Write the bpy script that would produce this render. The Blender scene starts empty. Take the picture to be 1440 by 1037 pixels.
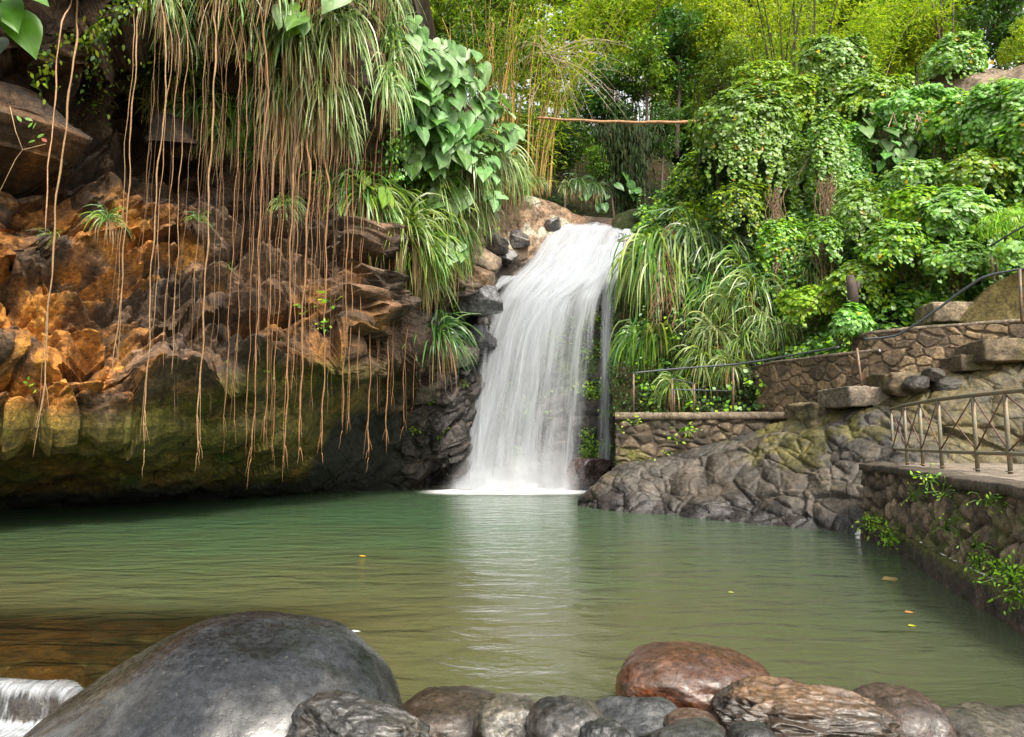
import bpy, bmesh, math, random
import numpy as np
from mathutils import Vector, Matrix
R = math.radians
SC = bpy.context.scene
COL = SC.collection
random.seed(7)
RNG = np.random.default_rng(11)

# ---------------------------------------------------------------- camera
F = 960.0; PITCH = R(6.0); CAMZ = 1.65
cam_d = bpy.data.cameras.new('camera'); cam = bpy.data.objects.new('camera', cam_d); COL.objects.link(cam)
cam_d.sensor_width = 36.0; cam_d.lens = F / 1440 * 36; cam_d.clip_start = 0.05; cam_d.clip_end = 600
cam.location = (0, 0, CAMZ); cam.rotation_euler = (R(90) + PITCH, 0, 0)
SC.camera = cam
cp, sp_ = math.cos(PITCH), math.sin(PITCH)

def ray(px, py):
    a = (np.asarray(px, float) - 720) / F; b = (518.5 - np.asarray(py, float)) / F
    return a, cp - b * sp_, sp_ + b * cp

def at(px, py, D):
    """world point seen at that direction, D metres ahead"""
    a, y, z = ray(px, py)
    k = np.asarray(D, float) / y
    return np.stack(np.broadcast_arrays(a * k, np.asarray(D, float) + 0 * a, CAMZ + z * k), -1)

def gd(px, py, z=0.0):
    """distance ahead at which the direction meets height z"""
    a, y, zz = ray(px, py)
    return (z - CAMZ) / zz * y

def gp(px, py, z=0.0):
    return at(px, py, gd(px, py, z))

# ---------------------------------------------------------------- noise
def _h(ix, iy, iz, s):
    n = (ix.astype(np.int64) * 374761393 + iy.astype(np.int64) * 668265263 + iz.astype(np.int64) * 2147483647 // 7 + s * 974634777) & 0xFFFFFFFF
    n = ((n ^ (n >> 13)) * 1274126177) & 0xFFFFFFFF
    n = ((n ^ (n >> 16)) * 2246822519) & 0xFFFFFFFF
    return ((n ^ (n >> 15)) & 0xFFFFFF) / 16777216.0

def vnoise(p, s=0):
    i = np.floor(p); f = p - i; f = f * f * (3 - 2 * f); i = i.astype(np.int64)
    r = 0
    for dx in (0, 1):
        for dy in (0, 1):
            for dz in (0, 1):
                w = (f[..., 0] if dx else 1 - f[..., 0]) * (f[..., 1] if dy else 1 - f[..., 1]) * (f[..., 2] if dz else 1 - f[..., 2])
                r = r + w * _h(i[..., 0] + dx, i[..., 1] + dy, i[..., 2] + dz, s)
    return r * 2 - 1

def fbm(p, o=4, s=0, g=0.5):
    p = np.asarray(p, float); a = 1.0; r = 0; t = 0
    for k in range(o):
        r = r + a * vnoise(p * (2.03 ** k) + 17.3 * k, s + k); t += a; a *= g
    return r / t

def vor(p, s=0):
    """F1, F2, random triple of the nearest cell, offset from its centre"""
    i = np.floor(p).astype(np.int64)
    sh = p.shape[:-1]
    f1 = np.full(sh, 9.0); f2 = np.full(sh, 9.0); rc = np.zeros(sh + (3,)); off = np.zeros(sh + (3,))
    for dx in (-1, 0, 1):
        for dy in (-1, 0, 1):
            for dz in (-1, 0, 1):
                c = i + np.array([dx, dy, dz])
                q = c + np.stack([_h(c[..., 0], c[..., 1], c[..., 2], s + 31 + k) for k in range(3)], -1)
                o = p - q; d = np.sqrt((o * o).sum(-1))
                m = d < f1
                f2 = np.where(m, f1, np.minimum(f2, d))
                f1 = np.where(m, d, f1)
                if m.any():
                    rr = np.stack([_h(c[..., 0], c[..., 1], c[..., 2], s + 61 + k) for k in range(3)], -1)
                    rc = np.where(m[..., None], rr, rc); off = np.where(m[..., None], o, off)
    return f1, f2, rc, off

def blocks(p, s=0, k=14.0, tilt=0.9, hgt=0.9):
    """smoothly blended tilted facets, one per cell: fractured rock; returns height and a blended random value"""
    i = np.floor(p).astype(np.int64); num = 0; den = 0; cv = 0
    for dx in (-1, 0, 1):
        for dy in (-1, 0, 1):
            for dz in (-1, 0, 1):
                c = i + np.array([dx, dy, dz])
                h = [_h(c[..., 0], c[..., 1], c[..., 2], s + 31 + q) for q in range(7)]
                q = c + np.stack(h[:3], -1)
                o = p - q; d = np.sqrt((o * o).sum(-1))
                w = np.exp(-k * d) + 1e-12
                z = hgt * (h[3] - 0.5) + tilt * (o[..., 0] * (h[4] - 0.5) + o[..., 1] * (h[5] - 0.5) + o[..., 2] * (h[6] - 0.5)) * 2
                num = num + w * z; den = den + w; cv = cv + w * h[4]
    return num / den, cv / den

_RD = np.random.default_rng(4).normal(size=(512, 5, 3)); _RD /= np.linalg.norm(_RD, axis=-1)[..., None]
def crag(p, s=0, hgt=0.8, slope=1.3, flat=0.22, tilt=0.5):
    """angular interlocking blocks: each cell is a flat-topped facetted lump, the highest one wins; returns height, cell value"""
    i = np.floor(p).astype(np.int64); best = np.full(p.shape[:-1], -9.0); cv = np.zeros(p.shape[:-1])
    for dx in (-1, 0, 1):
        for dy in (-1, 0, 1):
            for dz in (-1, 0, 1):
                c = i + np.array([dx, dy, dz]); h = [_h(c[..., 0], c[..., 1], c[..., 2], s + 31 + q) for q in range(5)]
                o = p - (c + np.stack(h[:3], -1)); k = (h[3] * 511).astype(int)
                m = (_RD[k, 0] * o).sum(-1)
                for j in (1, 2, 3, 4): m = np.maximum(m, (_RD[k, j] * o).sum(-1))
                d = np.sqrt((o * o).sum(-1))
                z = hgt * (h[4] - 0.5) + tilt * (_RD[(k * 7 + 3) % 512, 0] * o).sum(-1) - slope * np.maximum(m - flat, 0) - 0.8 * np.maximum(d - 0.8, 0)
                w = z > best; best = np.where(w, z, best); cv = np.where(w, h[3], cv)
    return best, cv

def sst(a, b, x):
    t = np.clip((np.asarray(x, float) - a) / (b - a), 0, 1); return t * t * (3 - 2 * t)

# ---------------------------------------------------------------- objects
def mesh(name, V, Fc, mat=None, col=None, smooth=True, parent=None, extra=None):
    """V (n,3), Fc (m,3|4) int array or list of arrays, col (n,3) per vertex"""
    V = np.asarray(V, np.float32).reshape(-1, 3)
    fl = [np.asarray(f, np.int32) for f in (Fc if isinstance(Fc, list) else [Fc]) if len(f)]
    me = bpy.data.meshes.new(name)
    me.vertices.add(len(V)); me.vertices.foreach_set('co', V.ravel())
    loops = np.concatenate([f.ravel() for f in fl]); sizes = np.concatenate([np.full(len(f), f.shape[1]) for f in fl])
    me.loops.add(len(loops)); me.loops.foreach_set('vertex_index', loops)
    me.polygons.add(len(sizes)); st = np.concatenate([[0], np.cumsum(sizes)[:-1]]).astype(np.int32)
    me.polygons.foreach_set('loop_start', st)
    me.polygons.foreach_set('use_smooth', np.full(len(sizes), bool(smooth)))
    if col is not None:
        a = me.color_attributes.new('col', 'FLOAT_COLOR', 'POINT')
        c = np.ones((len(V), 4), np.float32); c[:, :3] = np.asarray(col, np.float32).reshape(-1, 3); a.data.foreach_set('color', c.ravel())
    for k, v in (extra or {}).items():
        a = me.attributes.new(k, 'FLOAT', 'POINT'); a.data.foreach_set('value', np.asarray(v, np.float32).ravel())
    me.update(calc_edges=True); me.validate()
    if mat: me.materials.append(mat)
    o = bpy.data.objects.new(name, me); COL.objects.link(o)
    if parent: o.parent = parent
    return o

def gridfaces(ny, nx, wrap=False):
    j, i = np.meshgrid(np.arange(ny - 1), np.arange(nx if wrap else nx - 1), indexing='ij')
    a = j * nx + i; b = j * nx + (i + 1) % nx
    return np.stack([a, b, b + nx, a + nx], -1).reshape(-1, 4)

def tag(o, label=None, cat=None, group=None, kind=None):
    if label: o['label'] = label
    if cat: o['category'] = cat
    if group: o['group'] = group
    if kind: o['kind'] = kind
    return o

def empty(name, loc, label, cat, group=None):
    o = bpy.data.objects.new(name, None); COL.objects.link(o); o.location = loc; o.empty_display_size = 0.2
    return tag(o, label, cat, group)

def origin(o, c):
    """move a mesh object's origin to c"""
    c = Vector(c); o.data.transform(Matrix.Translation(-c)); o.location = c; return o

def copytree(o, parent=None):
    c = o.copy(); COL.objects.link(c); c.parent = parent
    for ch in [x for x in PROTO_CH.get(o.name, [])]: copytree(ch, c)
    return c
PROTO_CH = {}

def tube(pts, rad, n=6, cap=True):
    """V, F of a tube along pts with radius per point"""
    P = np.asarray(pts, float); m = len(P); rad = np.broadcast_to(rad, (m,)) if np.ndim(rad) else np.full(m, rad)
    T = np.gradient(P, axis=0); T /= np.linalg.norm(T, axis=1)[:, None] + 1e-9
    ref = np.array([0, 0, 1.0]) if abs(T[:, 2]).mean() < 0.8 else np.array([1.0, 0, 0])
    U = np.cross(T, ref); U /= np.linalg.norm(U, axis=1)[:, None] + 1e-9; W = np.cross(T, U)
    a = np.arange(n) * 2 * math.pi / n
    V = P[:, None] + rad[:, None, None] * (np.cos(a)[None, :, None] * U[:, None] + np.sin(a)[None, :, None] * W[:, None])
    fs = [gridfaces(m, n, True)]
    if cap:
        fs.append(np.array([list(range(n))[::-1], [(m - 1) * n + k for k in range(n)]]))
    return V.reshape(-1, 3), fs

class MB:
    def __init__(s): s.V = []; s.F = {}; s.C = []; s.n = 0
    def add(s, V, Fl, col=None):
        V = np.asarray(V, float).reshape(-1, 3); s.V.append(V)
        s.C.append(np.broadcast_to(np.asarray((0.5, 0.5, 0.5) if col is None else col, float), (len(V), 3)))
        for f in (Fl if isinstance(Fl, list) else [Fl]):
            f = np.asarray(f); s.F.setdefault(f.shape[1], []).append(f + s.n)
        s.n += len(V)
    def tube(s, pts, rad, n=6, col=None, cap=True): s.add(*tube(pts, rad, n, cap), col=col)
    def box(s, c, d, rz=0, col=None):
        x, y, z = [q / 2 for q in d]; v = np.array([(i, j, k) for k in (-z, z) for j in (-y, y) for i in (-x, x)])
        cs, sn = math.cos(rz), math.sin(rz); v = np.stack([v[:, 0] * cs - v[:, 1] * sn, v[:, 0] * sn + v[:, 1] * cs, v[:, 2]], -1) + np.asarray(c)
        s.add(v, np.array([[0, 2, 3, 1], [4, 5, 7, 6], [0, 1, 5, 4], [2, 6, 7, 3], [0, 4, 6, 2], [1, 3, 7, 5]]), col)
    def build(s, name, mat, parent=None, smooth=True):
        return mesh(name, np.concatenate(s.V), [np.concatenate(f) for f in s.F.values()], mat, np.concatenate(s.C), smooth, parent)

# ---------------------------------------------------------------- materials
class NT:
    def __init__(s, name):
        s.m = bpy.data.materials.new(name); s.m.use_nodes = True; s.t = s.m.node_tree; s.t.nodes.clear()
        s.out = s.t.nodes.new('ShaderNodeOutputMaterial')
    def n(s, kind, **kw):
        x = s.t.nodes.new('ShaderNode' + kind)
        for k, v in kw.items():
            if k.startswith('i_'):
                key = k[2:]; key = int(key) if key.isdigit() else key.replace('_', ' ')
                if hasattr(v, 'is_linked') or isinstance(v, bpy.types.NodeSocket): s.t.links.new(v, x.inputs[key])
                else: x.inputs[key].default_value = v
            else: setattr(x, k, v)
        return x
    def l(s, a, b): s.t.links.new(a, b)
    def mixc(s, fac, a, b, mode='MIX'):
        x = s.t.nodes.new('ShaderNodeMix'); x.data_type = 'RGBA'; x.blend_type = mode
        for v, i in ((fac, 0), (a, 6), (b, 7)):
            if isinstance(v, bpy.types.NodeSocket): s.l(v, x.inputs[i])
            else: x.inputs[i].default_value = v if i == 0 else (tuple(v) + (1,) if len(v) == 3 else v)
        return x.outputs[2]
    def math(s, op, a, b=None, clamp=False):
        x = s.t.nodes.new('ShaderNodeMath'); x.operation = op; x.use_clamp = clamp
        for v, i in ((a, 0), (b, 1)):
            if v is None: continue
            if isinstance(v, bpy.types.NodeSocket): s.l(v, x.inputs[i])
            else: x.inputs[i].default_value = v
        return x.outputs[0]
    def ramp(s, fac, stops):
        x = s.t.nodes.new('ShaderNodeValToRGB'); s.l(fac, x.inputs[0]); e = x.color_ramp.elements
        while len(e) < len(stops): e.new(0.5)
        for q, (p, c) in zip(e, stops): q.position = p; q.color = (c, c, c, 1) if np.isscalar(c) else tuple(c) + (1,)
        return x.outputs[0]
    def noise(s, scale, detail=4, rough=0.55, vec=None, dist=0.0, out=0):
        x = s.n('TexNoise'); x.inputs['Scale'].default_value = scale; x.inputs['Detail'].default_value = detail
        x.inputs['Roughness'].default_value = rough; x.inputs['Distortion'].default_value = dist
        if vec is not None: s.l(vec, x.inputs['Vector'])
        return x.outputs[out]
    def mapv(s, vec, sc=(1, 1, 1), rot=(0, 0, 0)):
        x = s.n('Mapping'); x.inputs['Scale'].default_value = sc; x.inputs['Rotation'].default_value = rot; s.l(vec, x.inputs['Vector']); return x.outputs[0]
    def pos(s): return s.n('NewGeometry').outputs['Position']
    def attr(s, name, vec=True):
        x = s.n('Attribute'); x.attribute_name = name; return x.outputs['Color' if vec else 'Fac']

def rock_mat(name, rough=0.7, wet=0.0, bump=0.5, scale=1.0, spec=0.5, pit=0.0, coat=0.0, bd=0.03):
    t = NT(name); P = t.pos()
    c = t.attr('col')
    n1 = t.noise(2.3 * scale, 8, 0.65, P); n2 = t.noise(11 * scale, 6, 0.7, P); n3 = t.noise(45 * scale, 4, 0.7, P)
    k = t.math('MULTIPLY', t.ramp(n1, [(0.36, 0.55), (0.64, 1.45)]), t.ramp(n2, [(0.38, 0.5), (0.62, 1.5)]))
    k = t.math('MULTIPLY', k, t.ramp(n3, [(0.38, 0.7), (0.62, 1.3)]))
    kc = t.n('CombineColor'); [t.l(k, kc.inputs[i]) for i in range(3)]
    cc = t.mixc(1.0, c, kc.outputs[0], 'MULTIPLY')
    # pale lichen specks
    sp = t.ramp(t.noise(19 * scale, 3, 0.5, P), [(0.66, 0.0), (0.72, 1.0)])
    cc = t.mixc(t.math('MULTIPLY', sp, 0.2), cc, (0.22, 0.20, 0.16))
    b = t.n('BsdfPrincipled'); t.l(cc, b.inputs['Base Color'])
    rr = t.ramp(n2, [(0.3, max(0.08, rough - 0.15)), (0.7, min(1, rough + 0.12))])
    wt = t.attr('wet', False); rr2 = t.math('MULTIPLY', rr, t.math('SUBTRACT', 1.0, t.math('MULTIPLY', wt, 0.6))); t.l(rr2, b.inputs['Roughness'])
    b.inputs['Specular IOR Level'].default_value = spec
    b.inputs['Coat Weight'].default_value = coat; b.inputs['Coat Roughness'].default_value = 0.25
    h = t.math('ADD', t.math('MULTIPLY', n1, 0.25), t.math('ADD', t.math('MULTIPLY', n2, 0.55), t.math('MULTIPLY', n3, 0.3)))
    vv = t.n('TexVoronoi', feature='DISTANCE_TO_EDGE'); vv.inputs['Scale'].default_value = 3.2 * scale
    t.l(t.mixc(0.12, P, t.noise(3 * scale, 3, 0.5, P, out=1)), vv.inputs['Vector'])
    crack = t.ramp(vv.outputs[0], [(0.0, 0.0), (0.06, 1.0)])
    h = t.math('ADD', h, t.math('MULTIPLY', crack, 0.10))
    if pit:
        pv = t.n('TexVoronoi'); pv.inputs['Scale'].default_value = 26 * scale; t.l(P, pv.inputs['Vector'])
        h = t.math('ADD', h, t.math('MULTIPLY', t.ramp(pv.outputs[0], [(0.05, 0.0), (0.22, 1.0)]), pit))
    bp = t.n('Bump'); bp.inputs['Strength'].default_value = bump; bp.inputs['Distance'].default_value = bd / 0.03 * 0.06; t.l(h, bp.inputs['Height']); t.l(bp.outputs[0], b.inputs['Normal'])
    t.l(b.outputs[0], t.out.inputs[0]); return t.m

def leaf_mat(name, rough=0.42, trans=0.38, spec=0.4, yellow=(1.18, 1.2, 0.6)):
    t = NT(name); c = t.attr('col'); oi = t.n('ObjectInfo')
    hs = t.n('HueSaturation'); t.l(c, hs.inputs['Color'])
    t.l(t.math('ADD', t.math('MULTIPLY', oi.outputs['Random'], 0.03), 0.485), hs.inputs['Hue'])
    t.l(t.math('ADD', t.math('MULTIPLY', oi.outputs['Random'], 0.35), 0.83), hs.inputs['Value'])
    n = t.noise(6, 2, 0.5, t.pos()); kc = t.ramp(n, [(0.25, 0.7), (0.75, 1.3)])
    cc = t.mixc(1.0, hs.outputs[0], kc, 'MULTIPLY')
    b = t.n('BsdfPrincipled'); t.l(cc, b.inputs['Base Color']); b.inputs['Roughness'].default_value = rough; b.inputs['Specular IOR Level'].default_value = spec
    tr = t.n('BsdfTranslucent'); t.l(t.mixc(1.0, cc, yellow, 'MULTIPLY'), tr.inputs[0])
    mx = t.n('MixShader'); mx.inputs[0].default_value = trans; t.l(b.outputs[0], mx.inputs[1]); t.l(tr.outputs[0], mx.inputs[2])
    t.l(mx.outputs[0], t.out.inputs[0]); return t.m

def simple_mat(name, col, rough=0.6, metal=0.0, var=0.3, scale=8, bump=0.2, spec=0.5, usecol=False):
    t = NT(name); P = t.pos(); n = t.noise(scale, 6, 0.65, P)
    k = t.ramp(n, [(0.3, 1 - var), (0.7, 1 + var)])
    c = t.mixc(1.0, t.attr('col') if usecol else col, k, 'MULTIPLY')
    b = t.n('BsdfPrincipled'); t.l(c, b.inputs['Base Color']); b.inputs['Roughness'].default_value = rough; b.inputs['Metallic'].default_value = metal
    b.inputs['Specular IOR Level'].default_value = spec
    bp = t.n('Bump'); bp.inputs['Strength'].default_value = bump; bp.inputs['Distance'].default_value = 0.02; t.l(n, bp.inputs['Height']); t.l(bp.outputs[0], b.inputs['Normal'])
    t.l(b.outputs[0], t.out.inputs[0]); return t.m

def rust_mat(name, paint=(0.07, 0.075, 0.075), rust=(0.22, 0.09, 0.035), amt=0.5, rough=0.5):
    t = NT(name); P = t.pos(); n = t.noise(9, 6, 0.7, P)
    f = t.ramp(n, [(1 - amt - 0.08, 0.0), (1 - amt + 0.08, 1.0)])
    c = t.mixc(f, paint, rust); c = t.mixc(1.0, c, t.ramp(t.noise(40, 3, 0.6, P), [(0.3, 0.7), (0.7, 1.3)]), 'MULTIPLY')
    b = t.n('BsdfPrincipled'); t.l(c, b.inputs['Base Color']); b.inputs['Roughness'].default_value = rough; b.inputs['Metallic'].default_value = 0.2
    bp = t.n('Bump'); bp.inputs['Strength'].default_value = 0.3; bp.inputs['Distance'].default_value = 0.004; t.l(n, bp.inputs['Height']); t.l(bp.outputs[0], b.inputs['Normal'])
    t.l(b.outputs[0], t.out.inputs[0]); return t.m

M = {}
M['cliff'] = rock_mat('cliff_rock', 0.8, bump=0.9, scale=0.9, spec=0.35)
M['great'] = rock_mat('water_worn_boulder', 0.32, bump=0.25, scale=3.0, spec=0.42, pit=0.10, coat=0.12, bd=0.004)
M['rock'] = rock_mat('bank_rock', 0.6, bump=0.7, scale=1.0, spec=0.5)
M['wet'] = rock_mat('wet_rock', 0.3, bump=0.5, scale=1.2, spec=0.7)
M['boulder'] = rock_mat('smooth_boulder', 0.40, bump=0.7, scale=3.2, spec=0.55, pit=0.12, coat=0.2, bd=0.006)
M['stone'] = rock_mat('wall_stone', 0.85, bump=0.8, scale=1.6, bd=0.02)
M['soil'] = rock_mat('soil', 0.9, bump=0.6, scale=1.0, spec=0.2)
M['leaf'] = leaf_mat('leaf')
M['glossleaf'] = leaf_mat('glossy_leaf', 0.42, 0.25, 0.4)
M['bambooleaf'] = leaf_mat('bamboo_leaf', 0.5, 0.5, 0.3)
M['strap'] = leaf_mat('strap_leaf', 0.38, 0.25, 0.6)
M['dead'] = leaf_mat('dead_leaf', 0.75, 0.15, 0.2, (1.1, 1.0, 0.8))
M['root'] = simple_mat('root', (0.2, 0.1, 0.045), 0.75, var=0.35, scale=14, usecol=True)
M['bark'] = simple_mat('bark', (0.12, 0.08, 0.05), 0.85, var=0.4, scale=7, bump=0.5, usecol=True)
M['concrete'] = rock_mat('old_concrete', 0.85, bump=0.35, scale=2.0, spec=0.3, bd=0.01)
M['pipe'] = rust_mat('dark_pipe', (0.055, 0.065, 0.075), (0.16, 0.10, 0.06), 0.36)
M['tanpipe'] = rust_mat('weathered_pipe', (0.15, 0.14, 0.10), (0.19, 0.13, 0.07), 0.45, 0.55)
M['rustpipe'] = rust_mat('rusty_pipe', (0.09, 0.085, 0.08), (0.20, 0.11, 0.06), 0.52)
M['rod'] = rust_mat('rust_rod', (0.09, 0.055, 0.045), (0.14, 0.07, 0.045), 0.5, 0.7)

# ---------------------------------------------------------------- sky and sun
w = bpy.data.worlds.new('World'); SC.world = w; w.use_nodes = True
nt = w.node_tree; bg = nt.nodes['Background']; sky = nt.nodes.new('ShaderNodeTexSky'); sky.sky_type = 'NISHITA'; sky.sun_disc = False
SUN_EL, SUN_AZ = 52.0, 150.0     # azimuth clockwise from +Y
sky.sun_elevation = R(SUN_EL); sky.sun_rotation = R(SUN_AZ); sky.air_density = 1.0; sky.dust_density = 3.0; sky.ozone_density = 1.0
hs_ = nt.nodes.new('ShaderNodeHueSaturation'); hs_.inputs['Saturation'].default_value = 0.3; nt.links.new(sky.outputs[0], hs_.inputs['Color']); wm_ = nt.nodes.new('ShaderNodeMix'); wm_.data_type = 'RGBA'; wm_.blend_type = 'MULTIPLY'; wm_.inputs[0].default_value = 1.0; wm_.inputs[7].default_value = (1.03, 1.0, 0.91, 1); nt.links.new(hs_.outputs[0], wm_.inputs[6]); nt.links.new(wm_.outputs[2], bg.inputs[0]); bg.inputs[1].default_value = 0.15
sd = bpy.data.lights.new('sun', 'SUN'); sun = bpy.data.objects.new('sun', sd); COL.objects.link(sun)
sd.energy = 1.5; sd.angle = R(10); sd.color = (1.0, 0.93, 0.82)
sdir = Vector((math.sin(R(SUN_AZ)) * math.cos(R(SUN_EL)), math.cos(R(SUN_AZ)) * math.cos(R(SUN_EL)), math.sin(R(SUN_EL))))
sun.rotation_euler = sdir.to_track_quat('Z', 'Y').to_euler(); sun.location = sdir * 60
SC.view_settings.view_transform = 'Standard'; SC.view_settings.look = 'None'; SC.view_settings.gamma = 1.0
SC.view_settings.exposure = 1.7
SC.cycles.use_denoising = True; SC.cycles.max_bounces = 6; SC.cycles.diffuse_bounces = 3; SC.cycles.glossy_bounces = 3
SC.cycles.transmission_bounces = 4; SC.cycles.transparent_max_bounces = 16; SC.cycles.caustics_reflective = False; SC.cycles.caustics_refractive = False
SC.cycles.sample_clamp_indirect = 4.0
# ================================================================ terrain
def interp2(cx, cy, tab, X, Y):
    """tab[i][j]: value at column cx[i], row cy[j]"""
    tab = np.asarray(tab, float)
    rows = np.stack([np.interp(Y, cy, tab[i]) for i in range(len(cx))], 0)
    k = np.clip(np.searchsorted(cx, X, side='right') - 1, 0, len(cx) - 2); cx = np.asarray(cx, float)
    f = np.clip((X - cx[k]) / (cx[k + 1] - cx[k]), 0, 1)
    a = np.take_along_axis(rows, k[None], 0)[0]; b = np.take_along_axis(rows, k[None] + 1, 0)[0]
    return a * (1 - f) + b * f

def blur(A, n):
    for _ in range(n):
        B = np.pad(A, 1, mode='edge'); A = (B[1:-1, 1:-1] * 2 + B[:-2, 1:-1] + B[2:, 1:-1] + B[1:-1, :-2] + B[1:-1, 2:]) / 6
    return A

def blur3(P, n):
    return np.stack([blur(P[..., k], n) for k in range(3)], -1)

def gnormal(P):
    du = np.gradient(P, axis=1); dv = np.gradient(P, axis=0)
    n = np.cross(du, dv); n /= np.linalg.norm(n, axis=-1)[..., None] + 1e-9
    v = np.array([0, 0, CAMZ]) - P
    s = np.sign((n * v).sum(-1)); s[s == 0] = 1
    return n * s[..., None]

NETS = {}
def find(net, px, py):
    """point and outward normal of a built surface in the direction of (px, py)"""
    P, N, X, Y = NETS[net]
    j, i = np.unravel_index(np.argmin((X - px) ** 2 + (Y - py) ** 2), X.shape)
    return P[j, i].copy(), N[j, i].copy()

def cols(a, b, f):
    return np.asarray(a) * (1 - f[..., None]) + np.asarray(b) * f[..., None]

# ---------------------------------------------------------------- left cliff and the rock face of the fall
cx = [-320, -100, 0, 120, 240, 360, 480, 560, 640, 720, 800, 880, 960]
cy = [-260, -100, 0, 80, 160, 240, 320, 400, 480, 540, 600, 630, 660, 690, 720, 830]
CT = [
 [9.5, 9.5, 10, 11, 11.2, 11, 11, 11, 10.5, 10.2, 10.2, 11, 12.4, 13.5, 14.2, 15],
 [10, 10.5, 11.5, 13, 13, 12.6, 12.3, 12, 11.7, 11.4, 11.3, 12, 13.6, 15.2, 16.2, 17],
 [10.5, 11.5, 12.6, 14.3, 14, 13.2, 13, 13, 12.6, 12.3, 12.1, 12.9, 14.6, 16.4, 17.3, 18],
 [11.5, 12.2, 13.2, 15, 15.6, 15, 14.4, 14, 13.4, 13.0, 12.8, 13.7, 15.6, 17.7, 18.6, 19],
 [12.3, 12.9, 13.6, 15, 16.2, 16.4, 15.8, 15.2, 14.4, 14.0, 13.7, 14.6, 16.8, 19.3, 20, 20.5],
 [12.8, 13.4, 14, 15, 16, 16.8, 16.8, 16.2, 15.3, 14.9, 15.6, 16.8, 18.4, 20.5, 21.2, 21.6],
 [14.5, 14.7, 15, 15.3, 16.2, 17.2, 17.6, 17.0, 16.4, 17.4, 19.2, 20.2, 21.0, 22.2, 22.6, 22.8],
 [18.5, 18, 17.8, 17.7, 18, 18.7, 19.3, 19.3, 19.4, 20.6, 22.0, 22.6, 22.9, 23.2, 23.4, 23.4],
 [20, 19.6, 19.3, 19.0, 18.9, 19.6, 21, 21.6, 22.0, 22.2, 22.4, 22.7, 23, 23.2, 23.5, 23.5],
 [24, 24, 24, 24, 23.6, 24.4, 24.3, 24.1, 24.0, 24.0, 23.7, 23.8, 23.8, 23.9, 24, 24],
 [27, 27, 27, 27, 27, 26.8, 25.8, 24.8, 24.6, 24.1, 24.1, 24.1, 24.0, 24.0, 24, 24],
 [27, 27, 27, 27, 27, 26.6, 25.6, 24.3, 24.0, 23.9, 23.7, 23.6, 23.5, 23.5, 23.5, 23.5],
 [27, 27, 27, 27, 26, 25, 23.4, 22.4, 21.8, 21.4, 21, 20.8, 20.6, 20.5, 20.5, 20.5]]
nx, ny = 640, 600
xs = np.linspace(-320, 960, nx); Ttop = np.interp(xs, [-320, 520, 540, 580, 640, 690, 725, 775, 815, 900, 960], [-260, -260, 20, 90, 120, 205, 272, 284, 306, 312, 300])
Ttop = np.convolve(np.pad(Ttop, 6, mode='edge'), np.ones(13) / 13, 'valid')
v = np.linspace(0, 1, ny)[:, None]; X = np.broadcast_to(xs, (ny, nx)); Y = Ttop * (1 - v) + 830 * v
D = blur(interp2(cx, cy, CT, X, Y), 7)
B = at(X, Y, D); N = gnormal(B)
rot = Matrix.Rotation(R(28), 3, 'Y'); Q = B @ np.array(rot).T
q1 = Q * np.array([0.70, 0.8, 1.25]) + 0.14 * np.stack([fbm(B * 0.8, 2, s) for s in (1, 2, 3)], -1)
b1, c1 = crag(q1, 5, 1.0, 1.9, 0.20, 0.8); b2, c2 = crag(Q * np.array([1.6, 1.8, 2.7]) + 3, 9, 0.9, 1.7, 0.18, 0.7); b3, c3 = crag(Q * np.array([3.6, 4, 5.5]), 15, 0.9, 1.6, 0.15, 0.7)
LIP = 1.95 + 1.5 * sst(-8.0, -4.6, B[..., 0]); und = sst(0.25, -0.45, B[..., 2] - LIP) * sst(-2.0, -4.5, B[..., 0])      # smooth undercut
amp = (1 - 0.78 * und) * (0.22 + 0.78 * sst(-0.6, -2.8, B[..., 0])) * (1 - 0.6 * sst(6.4, 7.4, B[..., 2]) * sst(-8.5, -6.5, B[..., 0])) * (1 - 0.35 * sst(-6.0, -4.8, B[..., 0]) * sst(5.5, 4.5, B[..., 2]))
disp = amp * (1.30 * b1 + 0.75 * b2 + 0.26 * b3 + 0.6) + 0.02 * fbm(B * 3, 4, 40) + 0.5 * fbm(B * 0.25, 2, 44) * amp
P = B + N * disp[..., None]
N2 = gnormal(P)
drkz = None
wetm = sst(-4.2, -2.6, B[..., 0]) * sst(9.6, 7.5, B[..., 2])
n1 = fbm(P * 0.5, 4, 50) ; n2 = fbm(P * 1.6, 4, 54)
base = cols([0.060, 0.036, 0.020], [0.15, 0.090, 0.055], sst(0.2, 0.8, c2))
orange = sst(-0.25, 0.25, n1 + 0.5 * n2 + 0.6 * (c1 - 0.5) + 0.5 * sst(-6, -10, B[..., 0]) - 0.35 + 0.2 * sst(5, 3, B[..., 2])) * sst(7.6, 5.0, B[..., 2]) * sst(-3.0, -6.5, B[..., 0])
base = cols(base, [0.34, 0.135, 0.022], orange * 0.8)
yel = sst(0.1, 0.35, n2 + 0.4 * (c3 - 0.5)) * orange; base = cols(base, [0.42, 0.21, 0.035], yel * 0.5)
grey = sst(0.1, 0.5, fbm(P * 0.7 + 9, 3, 60) + 0.5 * (c2 - 0.5)) * sst(2.0, 3.0, P[..., 2]); base = cols(base, [0.135, 0.098, 0.072], grey * 0.75)
up_ = sst(5.8, 7.2, P[..., 2] + 0.8 * n1) * sst(-5.0, -6.5, B[..., 0]); base = cols(base, [0.030, 0.021, 0.014], up_ * 0.35); blk_ = sst(0.04, 0.22, fbm(P * 0.9 + 30, 4, 66) + 0.5 * (c2 - 0.5)); base = cols(base, [0.028, 0.022, 0.016], blk_ * 0.75)  # up_ paints the shade of the upper left recess into the rock colour
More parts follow.
